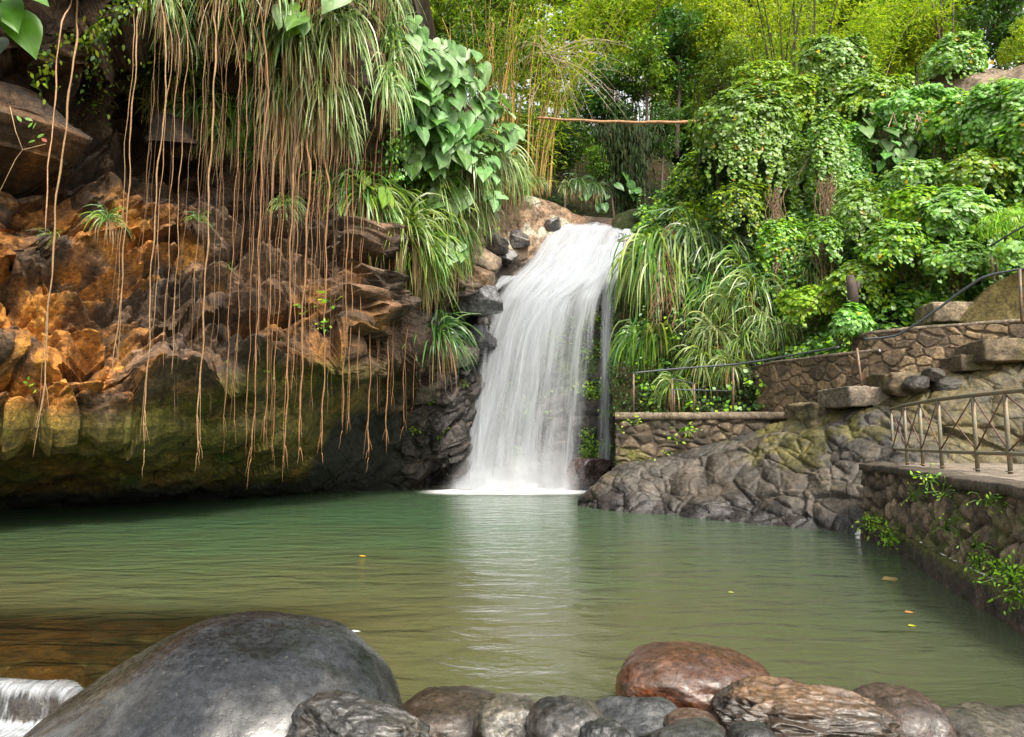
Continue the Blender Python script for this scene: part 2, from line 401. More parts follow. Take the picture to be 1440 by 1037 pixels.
moss = sst(0.35, -0.1, P[..., 2] - LIP + 0.5 * n1) * sst(-3.4, -5.0, B[..., 0]); base = cols(base, [0.075, 0.066, 0.010], moss * (0.85 + 0.5 * n2))
drk = sst(0.75, 0.40, P[..., 2] + 0.25 * n1 - 1.9 * sst(-6.3, -4.4, B[..., 0])) * sst(-2.2, -3.4, B[..., 0]); base = cols(base, [0.012, 0.013, 0.009], drk)  # near-black foot of the undercut; shade of the hollow is painted in
wetc = cols([0.018, 0.016, 0.015], [0.06, 0.048, 0.04], sst(0.2, 0.9, c2)); base = cols(base, wetc, wetm)
mg = sst(0.05, 0.3, n1 + 0.3 * n2) * sst(-1.2, 0.8, B[..., 0]) * sst(6.3, 4.5, B[..., 2]); base = cols(base, [0.035, 0.06, 0.008], mg * 0.9)
pale = sst(7.9, 8.6, P[..., 2] + 0.2 * n2) * sst(-2.2, -0.6, B[..., 0]) * sst(2.8, 2.2, B[..., 0]); base = cols(base, [0.20, 0.135, 0.085], pale * 0.9)
lich = sst(0.18, 0.3, n2 + 0.25 * fbm(P * 4, 3, 77)) * pale; base = cols(base, [0.42, 0.38, 0.30], lich * 0.8)
midb = sst(-4.0, -2.8, B[..., 0]) * sst(-0.4, -1.6, B[..., 0]) * sst(5.6, 6.6, P[..., 2]); base = cols(base, cols([0.10, 0.065, 0.04], [0.17, 0.12, 0.08], sst(0.2, 0.8, c3)), midb * (1 - pale) * 0.85)
NETS['cliff'] = (P, N, X, Y)
# plateau behind the brow
ext = [P[0] + np.array([0, 1, 0]) * k * 1.0 + np.array([0, 0, 1.0]) * (0.10 * k) * sst(-1, -6, P[0][:, 0])[:, None] + (fbm(P[0] * 0.6 + k, 3, 3) * 0.25 * min(k, 1))[:, None] * np.array([0, 0, 1.0]) for k in (14, 8, 5, 3, 1.6, 0.7, 0.25)]
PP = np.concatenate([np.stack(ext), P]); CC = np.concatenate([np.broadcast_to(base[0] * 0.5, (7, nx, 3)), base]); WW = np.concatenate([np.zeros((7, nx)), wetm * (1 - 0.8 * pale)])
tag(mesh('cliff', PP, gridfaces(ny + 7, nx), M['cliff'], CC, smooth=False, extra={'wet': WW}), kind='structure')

# ---------------------------------------------------------------- right bank
bx = [860, 950, 1050, 1150, 1250, 1350, 1440, 1700, 2000]
by = [0, 60, 120, 180, 240, 300, 360, 420, 480, 540, 600, 700]
BT = [
 [32, 31, 30, 29, 27.5, 26, 24.6, 23.5, 22.6, 21.6, 20.6, 20],
 [31, 30, 28, 26.5, 25, 23.8, 22.6, 21.6, 20.8, 20.0, 19.3, 19],
 [30, 28, 26, 24.5, 23.2, 22.2, 21.2, 20.3, 19.5, 18.8, 18.4, 18],
 [29, 27, 25, 23.3, 22, 21, 20, 19, 18.2, 17.6, 17.2, 17],
 [29, 26.5, 24, 22, 20.6, 19.5, 18.4, 17.4, 16.6, 16.2, 16, 16],
 [28, 25, 22.5, 20.6, 19, 17.8, 17.0, 16.9, 16.6, 16, 16, 16],
 [27, 23.5, 21, 19, 17.5, 16.6, 16.2, 16.2, 16, 16, 16, 16],
 [24, 20.5, 18, 16.4, 15, 14.6, 14.4, 14.2, 14, 14, 14, 14],
 [22, 18, 16, 14.4, 13, 12, 11, 10.5, 10.2, 10.2, 10.2, 10.2]]
nx, ny = 260, 220
xs = np.linspace(862, 2000, nx); Tt = np.interp(xs, [860, 920, 1000, 1100, 1200, 1290, 1330, 1440, 2000], [306, 280, 215, 190, 170, 120, 92, 92, 40])
v = np.linspace(0, 1, ny)[:, None]; X = np.broadcast_to(xs, (ny, nx)); Y = Tt * (1 - v) + 660 * v
D = blur(interp2(bx, by, BT, X, Y), 6); B = at(X, Y, D); N = gnormal(B)
b1, c1 = blocks(B * 0.8, 71, 10); P = B + N * (0.4 * b1 + 0.35 * fbm(B * 0.6, 3, 72) + 0.08 * fbm(B * 4, 3, 73))[..., None]
n1 = fbm(P * 0.6, 3, 74); n2 = fbm(P * 2.2, 3, 75)
base = cols([0.020, 0.028, 0.008], [0.05, 0.035, 0.018], sst(-0.3, 0.4, n1)); base = cols(base, [0.10, 0.065, 0.035], sst(0.25, 0.5, n2 + 0.3 * n1) * 0.6)
rk = sst(7.0, 8.0, P[..., 2]) * sst(9.5, 11, P[..., 0]); base = cols(base, [0.20, 0.15, 0.11], rk * 0.8)
NETS['bank'] = (P, N, X, Y)
ext = [P[0] + np.array([0, 1, 0.05]) * k + (fbm(P[0] * 0.5 + k, 3, 5) * 0.3)[:, None] * np.array([0, 0, 1.0]) for k in (22, 12, 7, 4, 2, 0.8)]
tag(mesh('hillside', np.concatenate([np.stack(ext), P]), gridfaces(ny + 6, nx), M['soil'], np.concatenate([np.broadcast_to(base[0], (6, nx, 3)), base])), kind='structure')

# ---------------------------------------------------------------- forest floor behind the crest
gx, gy = np.meshgrid(np.linspace(-45, 50, 190), np.linspace(25.5, 100, 150))
rs_ = 1 - 0.62 * sst(0.20, 0.34, gx / gy); gz = 8.7 + (0.85 * np.clip(gy - 28.5, 0, 14) + 0.45 * np.clip(gy - 42.5, 0, 60)) * rs_ + 0.22 * np.abs(gx - 3.5) ** 1.15 * sst(0, 9, np.abs(gx - 3.5)) * 0.6 + 0.5 * fbm(np.stack([gx * 0.3, gy * 0.3, 0 * gx], -1), 4, 80)
FG = (gx, gy, gz)
P = np.stack([gx, gy, gz], -1); n1 = fbm(P * 0.5, 3, 81)
tag(mesh('forest_floor', P, gridfaces(150, 190), M['soil'], cols([0.02, 0.03, 0.008], [0.06, 0.04, 0.02], sst(-0.3, 0.4, n1))), kind='structure')
def floor_z(x, y):
    j = np.clip((y - 25.5) / (100 - 25.5) * 149, 0, 149).astype(int) if isinstance(y, np.ndarray) else int(min(max((y - 25.5) / 74.5 * 149, 0), 149))
    i = int(min(max((x + 45) / 95 * 189, 0), 189)); return float(gz[j, i])

# ---------------------------------------------------------------- one ground sheet: pool bed, shore, and the land around to the horizon
gx2 = np.concatenate([[-300, -120, -60, -35], np.linspace(-22, 12, 190), [30, 60, 120, 300]]); gy2 = np.concatenate([[-300, -120, -50, -20], np.linspace(-8, 26, 190), [40, 80, 160, 400]])
gx3, gy3 = np.meshgrid(gx2, gy2)
p3 = np.stack([gx3 * 0.6, gy3 * 0.6, 0 * gx3], -1)
shore = 3.1 + 0.25 * fbm(p3, 2, 90)
dz = -0.22 - 1.2 * sst(0, 5.5, gy3 - shore) + 0.18 * fbm(p3 * 1.6, 4, 91) + 0.05 * fbm(p3 * 6, 3, 92)
dz += 0.30 * sst(-0.8, -2.6, gx3) * sst(6.8, 5.2, gy3) * sst(0, 1, gy3 - shore)
dz += -0.32 * sst(0.2, -1.2, gy3 - shore)
dz = np.where((gx3 < -1.9) & (gy3 < np.interp(gx3, [-30, -4.2, -3.05, -2.6, -1.9], [4.9, 4.9, 4.85, 4.4, 3.6])), np.minimum(dz, -0.42), dz)
dz = np.where((np.abs(gx3) > 25) | (gy3 > 30) | (gy3 < -10), -0.8, dz)
P = np.stack([gx3, gy3, dz - 0.1], -1)
f1, f2, rc, of = vor(np.stack([gx3 * 3, gy3 * 3, 0 * gx3], -1), 93)
cg = cols([0.09, 0.06, 0.03], [0.16, 0.09, 0.04], rc[..., 0]) * (0.5 + 0.5 * sst(0, 0.15, f2 - f1))[..., None]
P[..., 2] += 0.06 * sst(0, 0.3, f2 - f1) * sst(30, 20, np.abs(gx3))
tag(mesh('ground', P, gridfaces(*gx3.shape), M['rock'], cg), kind='structure')

# ---------------------------------------------------------------- water
def water_mat():
    t = NT('pool_water'); P = t.pos()
    sx = t.n('SeparateXYZ'); t.l(P, sx.inputs[0])
    # long soft ripples
    m1 = t.mapv(P, (0.9, 2.4, 1)); m2 = t.mapv(P, (2.2, 4.0, 1), (0, 0, 0.15)); m3 = t.mapv(P, (6, 10, 1), (0, 0, -0.1))
    a = t.noise(1.3, 3, 0.5, m1, 0.6); b = t.noise(1.0, 4, 0.55, m2, 0.8); c = t.noise(1.0, 3, 0.5, m3, 0.4)
    calm = t.ramp(t.noise(0.33, 2, 0.5, P, 0.5), [(0.36, 0.12), (0.62, 1.0)])
    h = t.math('ADD', t.math('MULTIPLY', a, 1.0), t.math('ADD', t.math('MULTIPLY', t.math('MULTIPLY', b, 0.50), calm), t.math('MULTIPLY', t.math('MULTIPLY', c, 0.035), calm)))
    bp = t.n('Bump'); bp.inputs['Strength'].default_value = 0.85; bp.inputs['Distance'].default_value = 0.062; t.l(h, bp.inputs['Height'])
    # silt in the water: green in the deep far part, olive and brown nearer, thin over the shallows
    far = t.n('MapRange'); t.l(sx.outputs[1], far.inputs[0]); far.inputs[1].default_value = 5.0; far.inputs[2].default_value = 15.0; far.interpolation_type = 'SMOOTHSTEP'
    side = t.n('MapRange'); t.l(sx.outputs[0], side.inputs[0]); side.inputs[1].default_value = -1.0; side.inputs[2].default_value = 4.5
    pn = t.noise(0.35, 3, 0.5, P)
    f = t.math('ADD', far.outputs[0], t.math('MULTIPLY', t.math('SUBTRACT', pn, 0.5), 1.0), True)
    col = t.mixc(f, (0.080, 0.078, 0.034), (0.056, 0.108, 0.050)); col = t.mixc(t.math('MULTIPLY', side.outputs[0], 0.75), col, (0.048, 0.068, 0.044))
    d = t.n('BsdfDiffuse'); t.l(col, d.inputs[0])
    tr = t.n('BsdfTransparent'); tr.inputs[0].default_value = (0.62, 0.58, 0.34, 1)
    # thin over the near shallows on the left
    s1 = t.n('MapRange'); t.l(sx.outputs[0], s1.inputs[0]); s1.inputs[1].default_value = -0.9; s1.inputs[2].default_value = -2.5; s1.interpolation_type = 'SMOOTHSTEP'
    s2 = t.n('MapRange'); t.l(sx.outputs[1], s2.inputs[0]); s2.inputs[1].default_value = 7.6; s2.inputs[2].default_value = 6.3; s2.interpolation_type = 'SMOOTHSTEP'
    s3 = t.n('MapRange'); t.l(sx.outputs[1], s3.inputs[0]); s3.inputs[1].default_value = 5.2; s3.inputs[2].default_value = 3.4; s3.interpolation_type = 'SMOOTHSTEP'
    thin = t.math('MAXIMUM', t.math('MULTIPLY', s1.outputs[0], s2.outputs[0]), t.math('MULTIPLY', s3.outputs[0], 0.6))
    mx = t.n('MixShader'); t.l(t.math('ADD', t.math('MULTIPLY', thin, 0.86), 0.06), mx.inputs[0]); t.l(d.outputs[0], mx.inputs[1]); t.l(tr.outputs[0], mx.inputs[2])
    g = t.n('BsdfGlossy'); g.inputs['Roughness'].default_value = 0.13; g.inputs[0].default_value = (1, 1, 1, 1); t.l(bp.outputs[0], g.inputs['Normal'])
    fr = t.n('Fresnel'); fr.inputs[0].default_value = 1.33; t.l(bp.outputs[0], fr.inputs['Normal'])
    m2_ = t.n('MixShader'); t.l(fr.outputs[0], m2_.inputs[0]); t.l(mx.outputs[0], m2_.inputs[1]); t.l(g.outputs[0], m2_.inputs[2])
    t.l(m2_.outputs[0], t.out.inputs[0]); return t.m
M['water'] = water_mat()
def ylip(x): return np.interp(x, [-30, -4.2, -3.05, -2.6, -1.9], [4.86, 4.84, 4.80, 4.35, 3.55])
wxl = np.concatenate([np.linspace(-26, -4.4, 20), np.linspace(-4.2, -1.95, 26), [-1.90], np.linspace(-1.7, 14, 24)]); rr_a = np.linspace(0, 1, 12)[:, None]; rr_b = np.linspace(0, 1, 26)[:, None] ** 1.3
yl_ = ylip(wxl)[None]; wy = np.concatenate([-2 + (yl_ + 2) * rr_a, (yl_ + 0.04) + (27 - yl_ - 0.04) * rr_b]); wx = np.broadcast_to(wxl, wy.shape); hole = (np.arange(38)[:, None] < 12) & (wx < -1.93)
tag(mesh('water', np.stack([wx, wy, np.where(hole, -0.24, 0.0) + 0 * wx], -1), gridfaces(*wx.shape), M['water'], smooth=False), kind='structure')

# ---------------------------------------------------------------- rock tongue on the right
rx = [812, 870, 960, 1070, 1200, 1260, 1330, 1440, 1700, 2000]
ybot = [720, 728, 736, 748, 762, 705, 670, 666, 666, 666]
dbot = [gd(x, y, -0.15) for x, y in zip(rx[:5], ybot[:5])] + [12.3, 12.6, 12.4, 10.5, 9]
ytop = [705, 655, 640, 605, 560, 545, 522, 490, 430, 380]
dtop = [17.6, 17.8, 17.3, 16.8, 15.2, 14.6, 14.0, 13.4, 12, 11]
nx, ny = 330, 170
xs = np.linspace(812, 2000, nx); xs = 812 + (xs - 812) ** 1.0
nx, ny = 480, 260; xs = np.concatenate([np.linspace(812, 1460, 420), np.linspace(1470, 2000, 60)])
v = np.linspace(0, 1, ny)[:, None]; X = np.broadcast_to(xs, (ny, nx))
yb, yt, db, dt = [np.interp(xs, rx, q) for q in (ybot, ytop, dbot, dtop)]
Y = yt * (1 - v) + yb * v; vv = v ** 0.8; D = dt * (1 - vv) + db * vv
D = blur(D, 6); B = at(X, Y, D); N = gnormal(B)
w1 = B + 0.25 * np.stack([fbm(B * 1.1, 2, s) for s in (101, 102, 103)], -1)
M3 = np.array(Matrix.Rotation(R(-38), 3, 'Y')); w2 = w1 @ M3.T
f1a, f2a, r1v, _o = vor(w2 * np.array([0.62, 0.85, 1.15]), 104); f1b, f2b, r2v, _o = vor(w2 * np.array([1.5, 1.6, 2.3]) + 5, 105); r1 = r1v[..., 0]; r2 = r2v[..., 0]
ea, eb = f2a - f1a, f2b - f1b; pa = np.clip(ea / 0.45, 0, 1) ** 0.55; pb = np.clip(eb / 0.4, 0, 1) ** 0.6
t2, _c = crag(w2 * np.array([0.75, 0.9, 1.5]), 106, 0.8, 1.3, 0.25, 0.7)
near = sst(0.0, 0.25, v + 0 * X)
P = B + N * ((0.08 * (pa - 0.7) + 0.10 * (r1 - 0.5) + 0.05 * (pb - 0.7) * (0.4 + r2) + 0.20 * t2 + 0.12 + 0.08 * fbm(B * 2.4, 4, 106)) * (0.35 + 0.65 * near))[..., None]
ck = np.maximum(np.exp(-(ea / 0.05) ** 2), 0.75 * np.exp(-(eb / 0.06) ** 2))
P = P - N * (0.022 * ck)[..., None]
n1 = fbm(P * 0.7, 4, 107); n2 = fbm(P * 2.5, 4, 108)
base = cols([0.026, 0.023, 0.020], [0.070, 0.060, 0.051], sst(0.1, 0.9, 0.5 * r1 + 0.5 * r2)) * (1 - 0.3 * ck)[..., None]
brn = sst(-0.1, 0.35, n1 + 0.3 * n2); base = cols(base, [0.10, 0.068, 0.040], brn * 0.25)
ms = sst(0.08, 0.3, fbm(P * 0.55 + 4, 4, 109) + 0.35 * n2) * sst(0.5, 1.1, P[..., 2]); base = cols(base, [0.08, 0.07, 0.010], ms * 0.7)
ms2 = sst(7.3, 8.3, P[..., 0]); base = cols(base, [0.075, 0.056, 0.02], ms2 * 0.7)
wz = sst(0.55, 0.12, P[..., 2] + 0.25 * n1) ; base = cols(base, base * 0.38 + np.array([0.004, 0.004, 0.006]), wz)
NETS['tongue'] = (P, N, X, Y)
tag(mesh('rock_shore', P, gridfaces(ny, nx), M['rock'], base, extra={'wet': np.clip(wz * 0.85 + 0.12, 0, 1)}), kind='structure')
# ================================================================ waterfall
def fall_mat():
    t = NT('falling_water'); u = t.attr('fu', False); vv = t.attr('fv', False); d = t.attr('fd', False); sd_ = t.attr('fs', False)
    cb = t.n('CombineXYZ'); t.l(u, cb.inputs[0]); t.l(t.math('MULTIPLY', vv, 0.045), cb.inputs[1]); t.l(sd_, cb.inputs[2])
    a = t.noise(5.5, 2, 0.5, cb.outputs[0], 0.0); b = t.noise(19, 3, 0.6, cb.outputs[0], 0.0); c = t.noise(60, 2, 0.5, cb.outputs[0])
    s = t.math('ADD', t.math('MULTIPLY', t.math('SUBTRACT', a, 0.5), 3.2), t.math('ADD', t.math('MULTIPLY', t.math('SUBTRACT', b, 0.5), 2.6), t.math('MULTIPLY', t.math('SUBTRACT', c, 0.5), 0.6)))
    al = t.math('ADD', d, t.math('MULTIPLY', s, t.math('ADD', t.math('MULTIPLY', d, 0.55), 0.08)), True)
    al = t.math('MULTIPLY', al, t.ramp(d, [(0.0, 0.0), (0.12, 1.0)]))
    df = t.n('BsdfDiffuse'); df.inputs[0].default_value = (0.58, 0.61, 0.66, 1); tl = t.n('BsdfTranslucent'); tl.inputs[0].default_value = (0.58, 0.61, 0.66, 1)
    m1 = t.n('MixShader'); m1.inputs[0].default_value = 0.4; t.l(df.outputs[0], m1.inputs[1]); t.l(tl.outputs[0], m1.inputs[2])
    tp = t.n('BsdfTransparent'); m2 = t.n('MixShader'); t.l(al, m2.inputs[0]); t.l(tp.outputs[0], m2.inputs[1]); t.l(m1.outputs[0], m2.inputs[2])
    t.l(m2.outputs[0], t.out.inputs[0]); return t.m
M['fall'] = fall_mat()

def veil(name, parent, rows, dens, nu=60, nv=90, seed=0.0, doff=0.0, wob=0.10, edge=0.07):
    """rows: (py, left px, right px, distance) from top to bottom; dens: function (u, y) -> 0..1"""
    rows = np.array(rows, float); ty = np.linspace(0, 1, len(rows)); tt = np.linspace(0, 1, nv)
    py, lx, rx_, dd = [np.interp(tt, ty, rows[:, k]) for k in range(4)]
    kk = np.ones(7) / 7
    lx, rx_, dd = [np.convolve(np.pad(q, 3, mode='edge'), kk, 'valid') for q in (lx, rx_, dd)]
    u = np.linspace(0, 1, nu); X = lx[:, None] * (1 - u) + rx_[:, None] * u; Y = np.broadcast_to(py[:, None], X.shape)
    D = dd[:, None] + doff + 0 * X
    st = np.stack([u[None] * 9 + 0 * X, tt[:, None] * 1.5 + 0 * X, seed + 0 * X], -1)
    D = D + wob * fbm(st, 3, int(seed * 7) + 5) - 0.15 * np.sin(u * math.pi)[None]
    P = at(X, Y, D)
    e = sst(0, edge, u) * sst(0, edge, 1 - u)
    de = dens(u[None] + 0 * X, Y) * e[None]
    wid = float(np.linalg.norm(P[nv // 2, -1] - P[nv // 2, 0]))
    ln = np.concatenate([[0], np.cumsum(np.linalg.norm(np.diff(P[:, nu // 2], axis=0), axis=1))])
    sh = st.shape
    return mesh(name, P, gridfaces(nv, nu), M['fall'], None, parent=parent, extra={'fu': (u[None] * wid + 0 * X), 'fv': ln[:, None] + 0 * X, 'fd': de, 'fs': seed + 0 * X})

wf = empty('waterfall', (0, 0, 0), 'tall white waterfall pouring off the dark rock ledge into the green pool', 'waterfall')
main_rows = [(309, 800, 900, 26.2), (325, 768, 890, 25.4), (345, 756, 880, 24.7), (370, 740, 870, 24.1), (395, 712, 858, 23.4), (420, 694, 848, 23.15),
             (470, 676, 838, 23.0), (540, 660, 832, 22.9), (610, 641, 828, 22.8), (688, 625, 824, 22.75)]
def d_main(u, y):
    t = sst(400, 690, y); core = 0.64 - 0.14 * sst(390, 560, y)
    right = sst(1.0, 0.78, u); return core * (1 - (1 - right) * (0.15 + 0.75 * sst(400, 470, y)))
def band(u, s, y):
    return 0.45 + 0.75 * sst(-0.28, 0.30, fbm(np.stack([u * 5.5 + s, 0.0012 * y + 0 * u, s + 0 * u], -1), 2, 7)) * sst(380, 450, y) + 0.45 * (1 - sst(380, 450, y))
veil('main_veil', wf, main_rows, lambda u, y: d_main(u, y) * band(u, 1.0, y), seed=1.0, doff=-0.1)
veil('main_veil', wf, [(r[0], r[1] + 6, r[2] - 30 * min(1, max(0, (r[0] - 380) / 60)), r[3]) for r in main_rows], lambda u, y: d_main(u, y) * 0.62 * band(u, 4.0, y), seed=2.7, doff=-0.18)
veil('main_veil', wf, [(r[0], r[1] + 22, r[2] - 66 * min(1, max(0, (r[0] - 380) / 60)), r[3]) for r in main_rows[2:]], lambda u, y: (0.42 - 0.14 * sst(420, 600, y)) * band(u, 9.0, y), seed=4.9, doff=-0.32)
veil('upper_cascade', wf, [(318, 800, 870, 25.4), (345, 772, 850, 24.4), (372, 750, 838, 23.8), (400, 728, 826, 23.1), (440, 720, 815, 22.8), (520, 716, 800, 22.6)], lambda u, y: 0.4 - 0.38 * sst(395, 520, y), nu=40, nv=50, seed=6.1, edge=0.3)
veil('thin_strand', wf, [(322, 872, 900, 25.4), (350, 856, 884, 24.2), (400, 846, 872, 23.4), (470, 842, 866, 23.1), (560, 840, 862, 23.0), (688, 836, 862, 22.9)], lambda u, y: 1.0 - 0.42 * sst(380, 520, y), nu=20, seed=8.3, edge=0.35)
veil('thin_strand', wf, [(345, 846, 858, 24.2), (380, 832, 846, 23.7), (440, 826, 838, 23.5), (540, 822, 836, 23.4)], lambda u, y: 0.55 - 0.55 * sst(400, 540, y), nu=16, seed=9.3, edge=0.35)
veil('side_trickle', wf, [(388, 700, 738, 23.6), (402, 680, 712, 23.2), (416, 674, 692, 22.9), (436, 672, 686, 22.8), (452, 652, 684, 22.6), (470, 650, 664, 22.5), (540, 646, 656, 22.4), (640, 640, 650, 22.4)], lambda u, y: 0.55 - 0.30 * sst(440, 520, y) , nu=14, nv=80, seed=11.1, wob=0.03, edge=0.3)
veil('side_trickle', wf, [(448, 676, 688, 22.6), (470, 678, 688, 22.5), (560, 672, 682, 22.5), (688, 664, 676, 22.5)], lambda u, y: 0.26 + 0 * u, nu=12, nv=60, seed=12.1, wob=0.03, edge=0.35)
# spray mist and foam where it lands
veil('spray', wf, [(610, 640, 830, 22.45), (650, 630, 838, 22.4), (675, 618, 846, 22.35), (690, 604, 852, 22.3)], lambda u, y: 0.75 * sst(600, 690, y) * np.sin(u * math.pi) ** 0.7, nu=50, nv=24, seed=14.4, wob=0.15, edge=0.2)
def mist_mat():
    t = NT('mist'); d = t.attr('fd', False); n = t.noise(1.4, 3, 0.5, t.pos()); al = t.math('MULTIPLY', d, t.ramp(n, [(0.3, 0.5), (0.7, 1.0)]))
    df = t.n('BsdfDiffuse'); df.inputs[0].default_value = (0.7, 0.71, 0.73, 1); tl = t.n('BsdfTranslucent'); tl.inputs[0].default_value = (0.7, 0.71, 0.73, 1); m1 = t.n('MixShader'); m1.inputs[0].default_value = 0.5; t.l(df.outputs[0], m1.inputs[1]); t.l(tl.outputs[0], m1.inputs[2])
    tp = t.n('BsdfTransparent'); m2 = t.n('MixShader'); t.l(al, m2.inputs[0]); t.l(tp.outputs[0], m2.inputs[1]); t.l(m1.outputs[0], m2.inputs[2]); t.l(m2.outputs[0], t.out.inputs[0]); return t.m
mm_ = mist_mat()
for o_ in COL.objects:
    if o_.name.startswith('spray'): o_.data.materials.clear(); o_.data.materials.append(mm_)
def foam_mat():
    t = NT('foam'); P = t.pos(); d = t.attr('fd', False)
    n = t.noise(1.0, 5, 0.65, t.mapv(P, (1.6, 6, 1)), 0.5)
    al = t.math('ADD', t.math('MULTIPLY', d, 1.7), t.math('MULTIPLY', t.math('SUBTRACT', n, 0.58), 1.1), True); al = t.math('MULTIPLY', al, t.ramp(d, [(0.0, 0.0), (0.55, 1.0)]))
    df = t.n('BsdfDiffuse'); df.inputs[0].default_value = (0.85, 0.87, 0.88, 1); tp = t.n('BsdfTransparent'); m2 = t.n('MixShader'); t.l(al, m2.inputs[0]); t.l(tp.outputs[0], m2.inputs[1]); t.l(df.outputs[0], m2.inputs[2])
    t.l(m2.outputs[0], t.out.inputs[0]); return t.m
M['foam'] = foam_mat()
fx, fy = np.meshgrid(np.linspace(-3.9, 3.2, 90), np.linspace(19.6, 24.2, 50))
dd = np.exp(-(((fx - 0.05) / 2.7) ** 4)) * np.exp(-(((fy - 22.2) / 1.25) ** 2)) * sst(-3.9, -2.9, fx); fz = 0.012 + 0.05 * dd * (0.6 + 0.8 * fbm(np.stack([fx * 2, fy * 2, 0 * fx], -1), 3, 120))
mesh('foam', np.stack([fx, fy, fz], -1), gridfaces(50, 90), M['foam'], parent=wf, extra={'fd': dd * sst(0, 0.25, dd)})

# ================================================================ boulders
def ico(sub):
    bm = bmesh.new(); bmesh.ops.create_icosphere(bm, subdivisions=sub, radius=1.0); bm.verts.ensure_lookup_table()
    V = np.array([v.co[:] for v in bm.verts]); Fc = np.array([[q.index for q in f.verts] for f in bm.faces]); bm.free(); V /= np.linalg.norm(V, axis=1)[:, None]; return V, Fc
DK = 0.24
ICO = {k: ico(k) for k in (4, 5, 6, 7)}
def boulder(name, c, rad, label, cat='boulder', col=((0.1, 0.1, 0.1), (0.2, 0.19, 0.18)), cuts=0, seed=0, lobes=(), rz=0.0, tilt=(0, 0), sub=6, rough=0.05, cutd=(0.72, 0.95), mat='boulder', group=None, wetz=None, fn=None, ridg=0.0, pw=2.6, blk=0.0):
    rg = np.random.default_rng(seed); V, Fc = ICO[sub]; c = np.asarray(c, float); rad = np.asarray(rad, float)
    r = (np.abs(V / 1.0) ** pw).sum(1) ** (-1 / pw)
    r = np.maximum(r, 0)
    for (dirv, rr, sharp) in lobes:       # local swellings
        d = np.asarray(dirv, float); d /= np.linalg.norm(d); r = r + rr * np.exp(sharp * ((V @ d) - 1))
    for k in range(cuts):
        n = rg.normal(size=3); n /= np.linalg.norm(n); dpl = rg.uniform(*cutd); q = V @ n; pl = np.where(q > 0.05, dpl / np.maximum(q, 0.05), 9)
        h = np.clip(0.5 + 0.5 * (pl - r) / 0.07, 0, 1); r = pl * (1 - h) + r * h - 0.07 * h * (1 - h)
    L = V * r[:, None]; off = seed * 3.1
    r = r * (1 + rough * 2.2 * fbm(L * 1.6 + off, 3, seed) + rough * 0.9 * fbm(L * 5 + off, 4, seed + 3))
    if blk: bb, cc_ = blocks(L * 1.5 + off, seed + 4, 12); r = r * (1 + blk * bb)
    if ridg: r = r * (1 - ridg * np.abs(fbm(L * np.array([1.2, 3, 3.5]) + off, 4, seed + 8)))
    L = V * r[:, None] * rad
    m = Matrix.Rotation(rz, 3, 'Z') @ Matrix.Rotation(tilt[0], 3, 'X') @ Matrix.Rotation(tilt[1], 3, 'Y'); L = L @ np.array(m).T
    W = L + c; n1 = fbm(W * 2.2 / max(rad), 4, seed + 20) ; n2 = fbm(W * 9 / max(rad), 4, seed + 25)
    cl = cols(np.array(col[0]) * DK, np.array(col[1]) * DK, sst(-0.35, 0.35, n1 + 0.5 * n2))
    if fn: cl = fn(W, L, n1, n2, cl)
    wet = np.zeros(len(W)) + 0.2
    if wetz is not None:
        ww = sst(wetz + 0.06, wetz - 0.02, W[:, 2] + 0.05 * n1); cl = cols(cl, cl * 0.4, ww); wet = wet + ww * 0.7
    o = mesh(name, L, Fc, M[mat], cl, extra={'wet': np.clip(wet, 0, 1)}); o.location = c
    return tag(o, label, cat, group)

def great(W, L, n1, n2, cl):
    cl = cols(cl, [0.10, 0.085, 0.055], sst(-1.45, -1.9, W[:, 0] + 0.15 * n1) * 0.8)
    return cols(cl, [0.035, 0.035, 0.022], sst(0.42, 0.56, L[:, 0] / 1.0 + 0.25 * n1) * sst(0.28, 0.12, L[:, 2]) * 0.85)
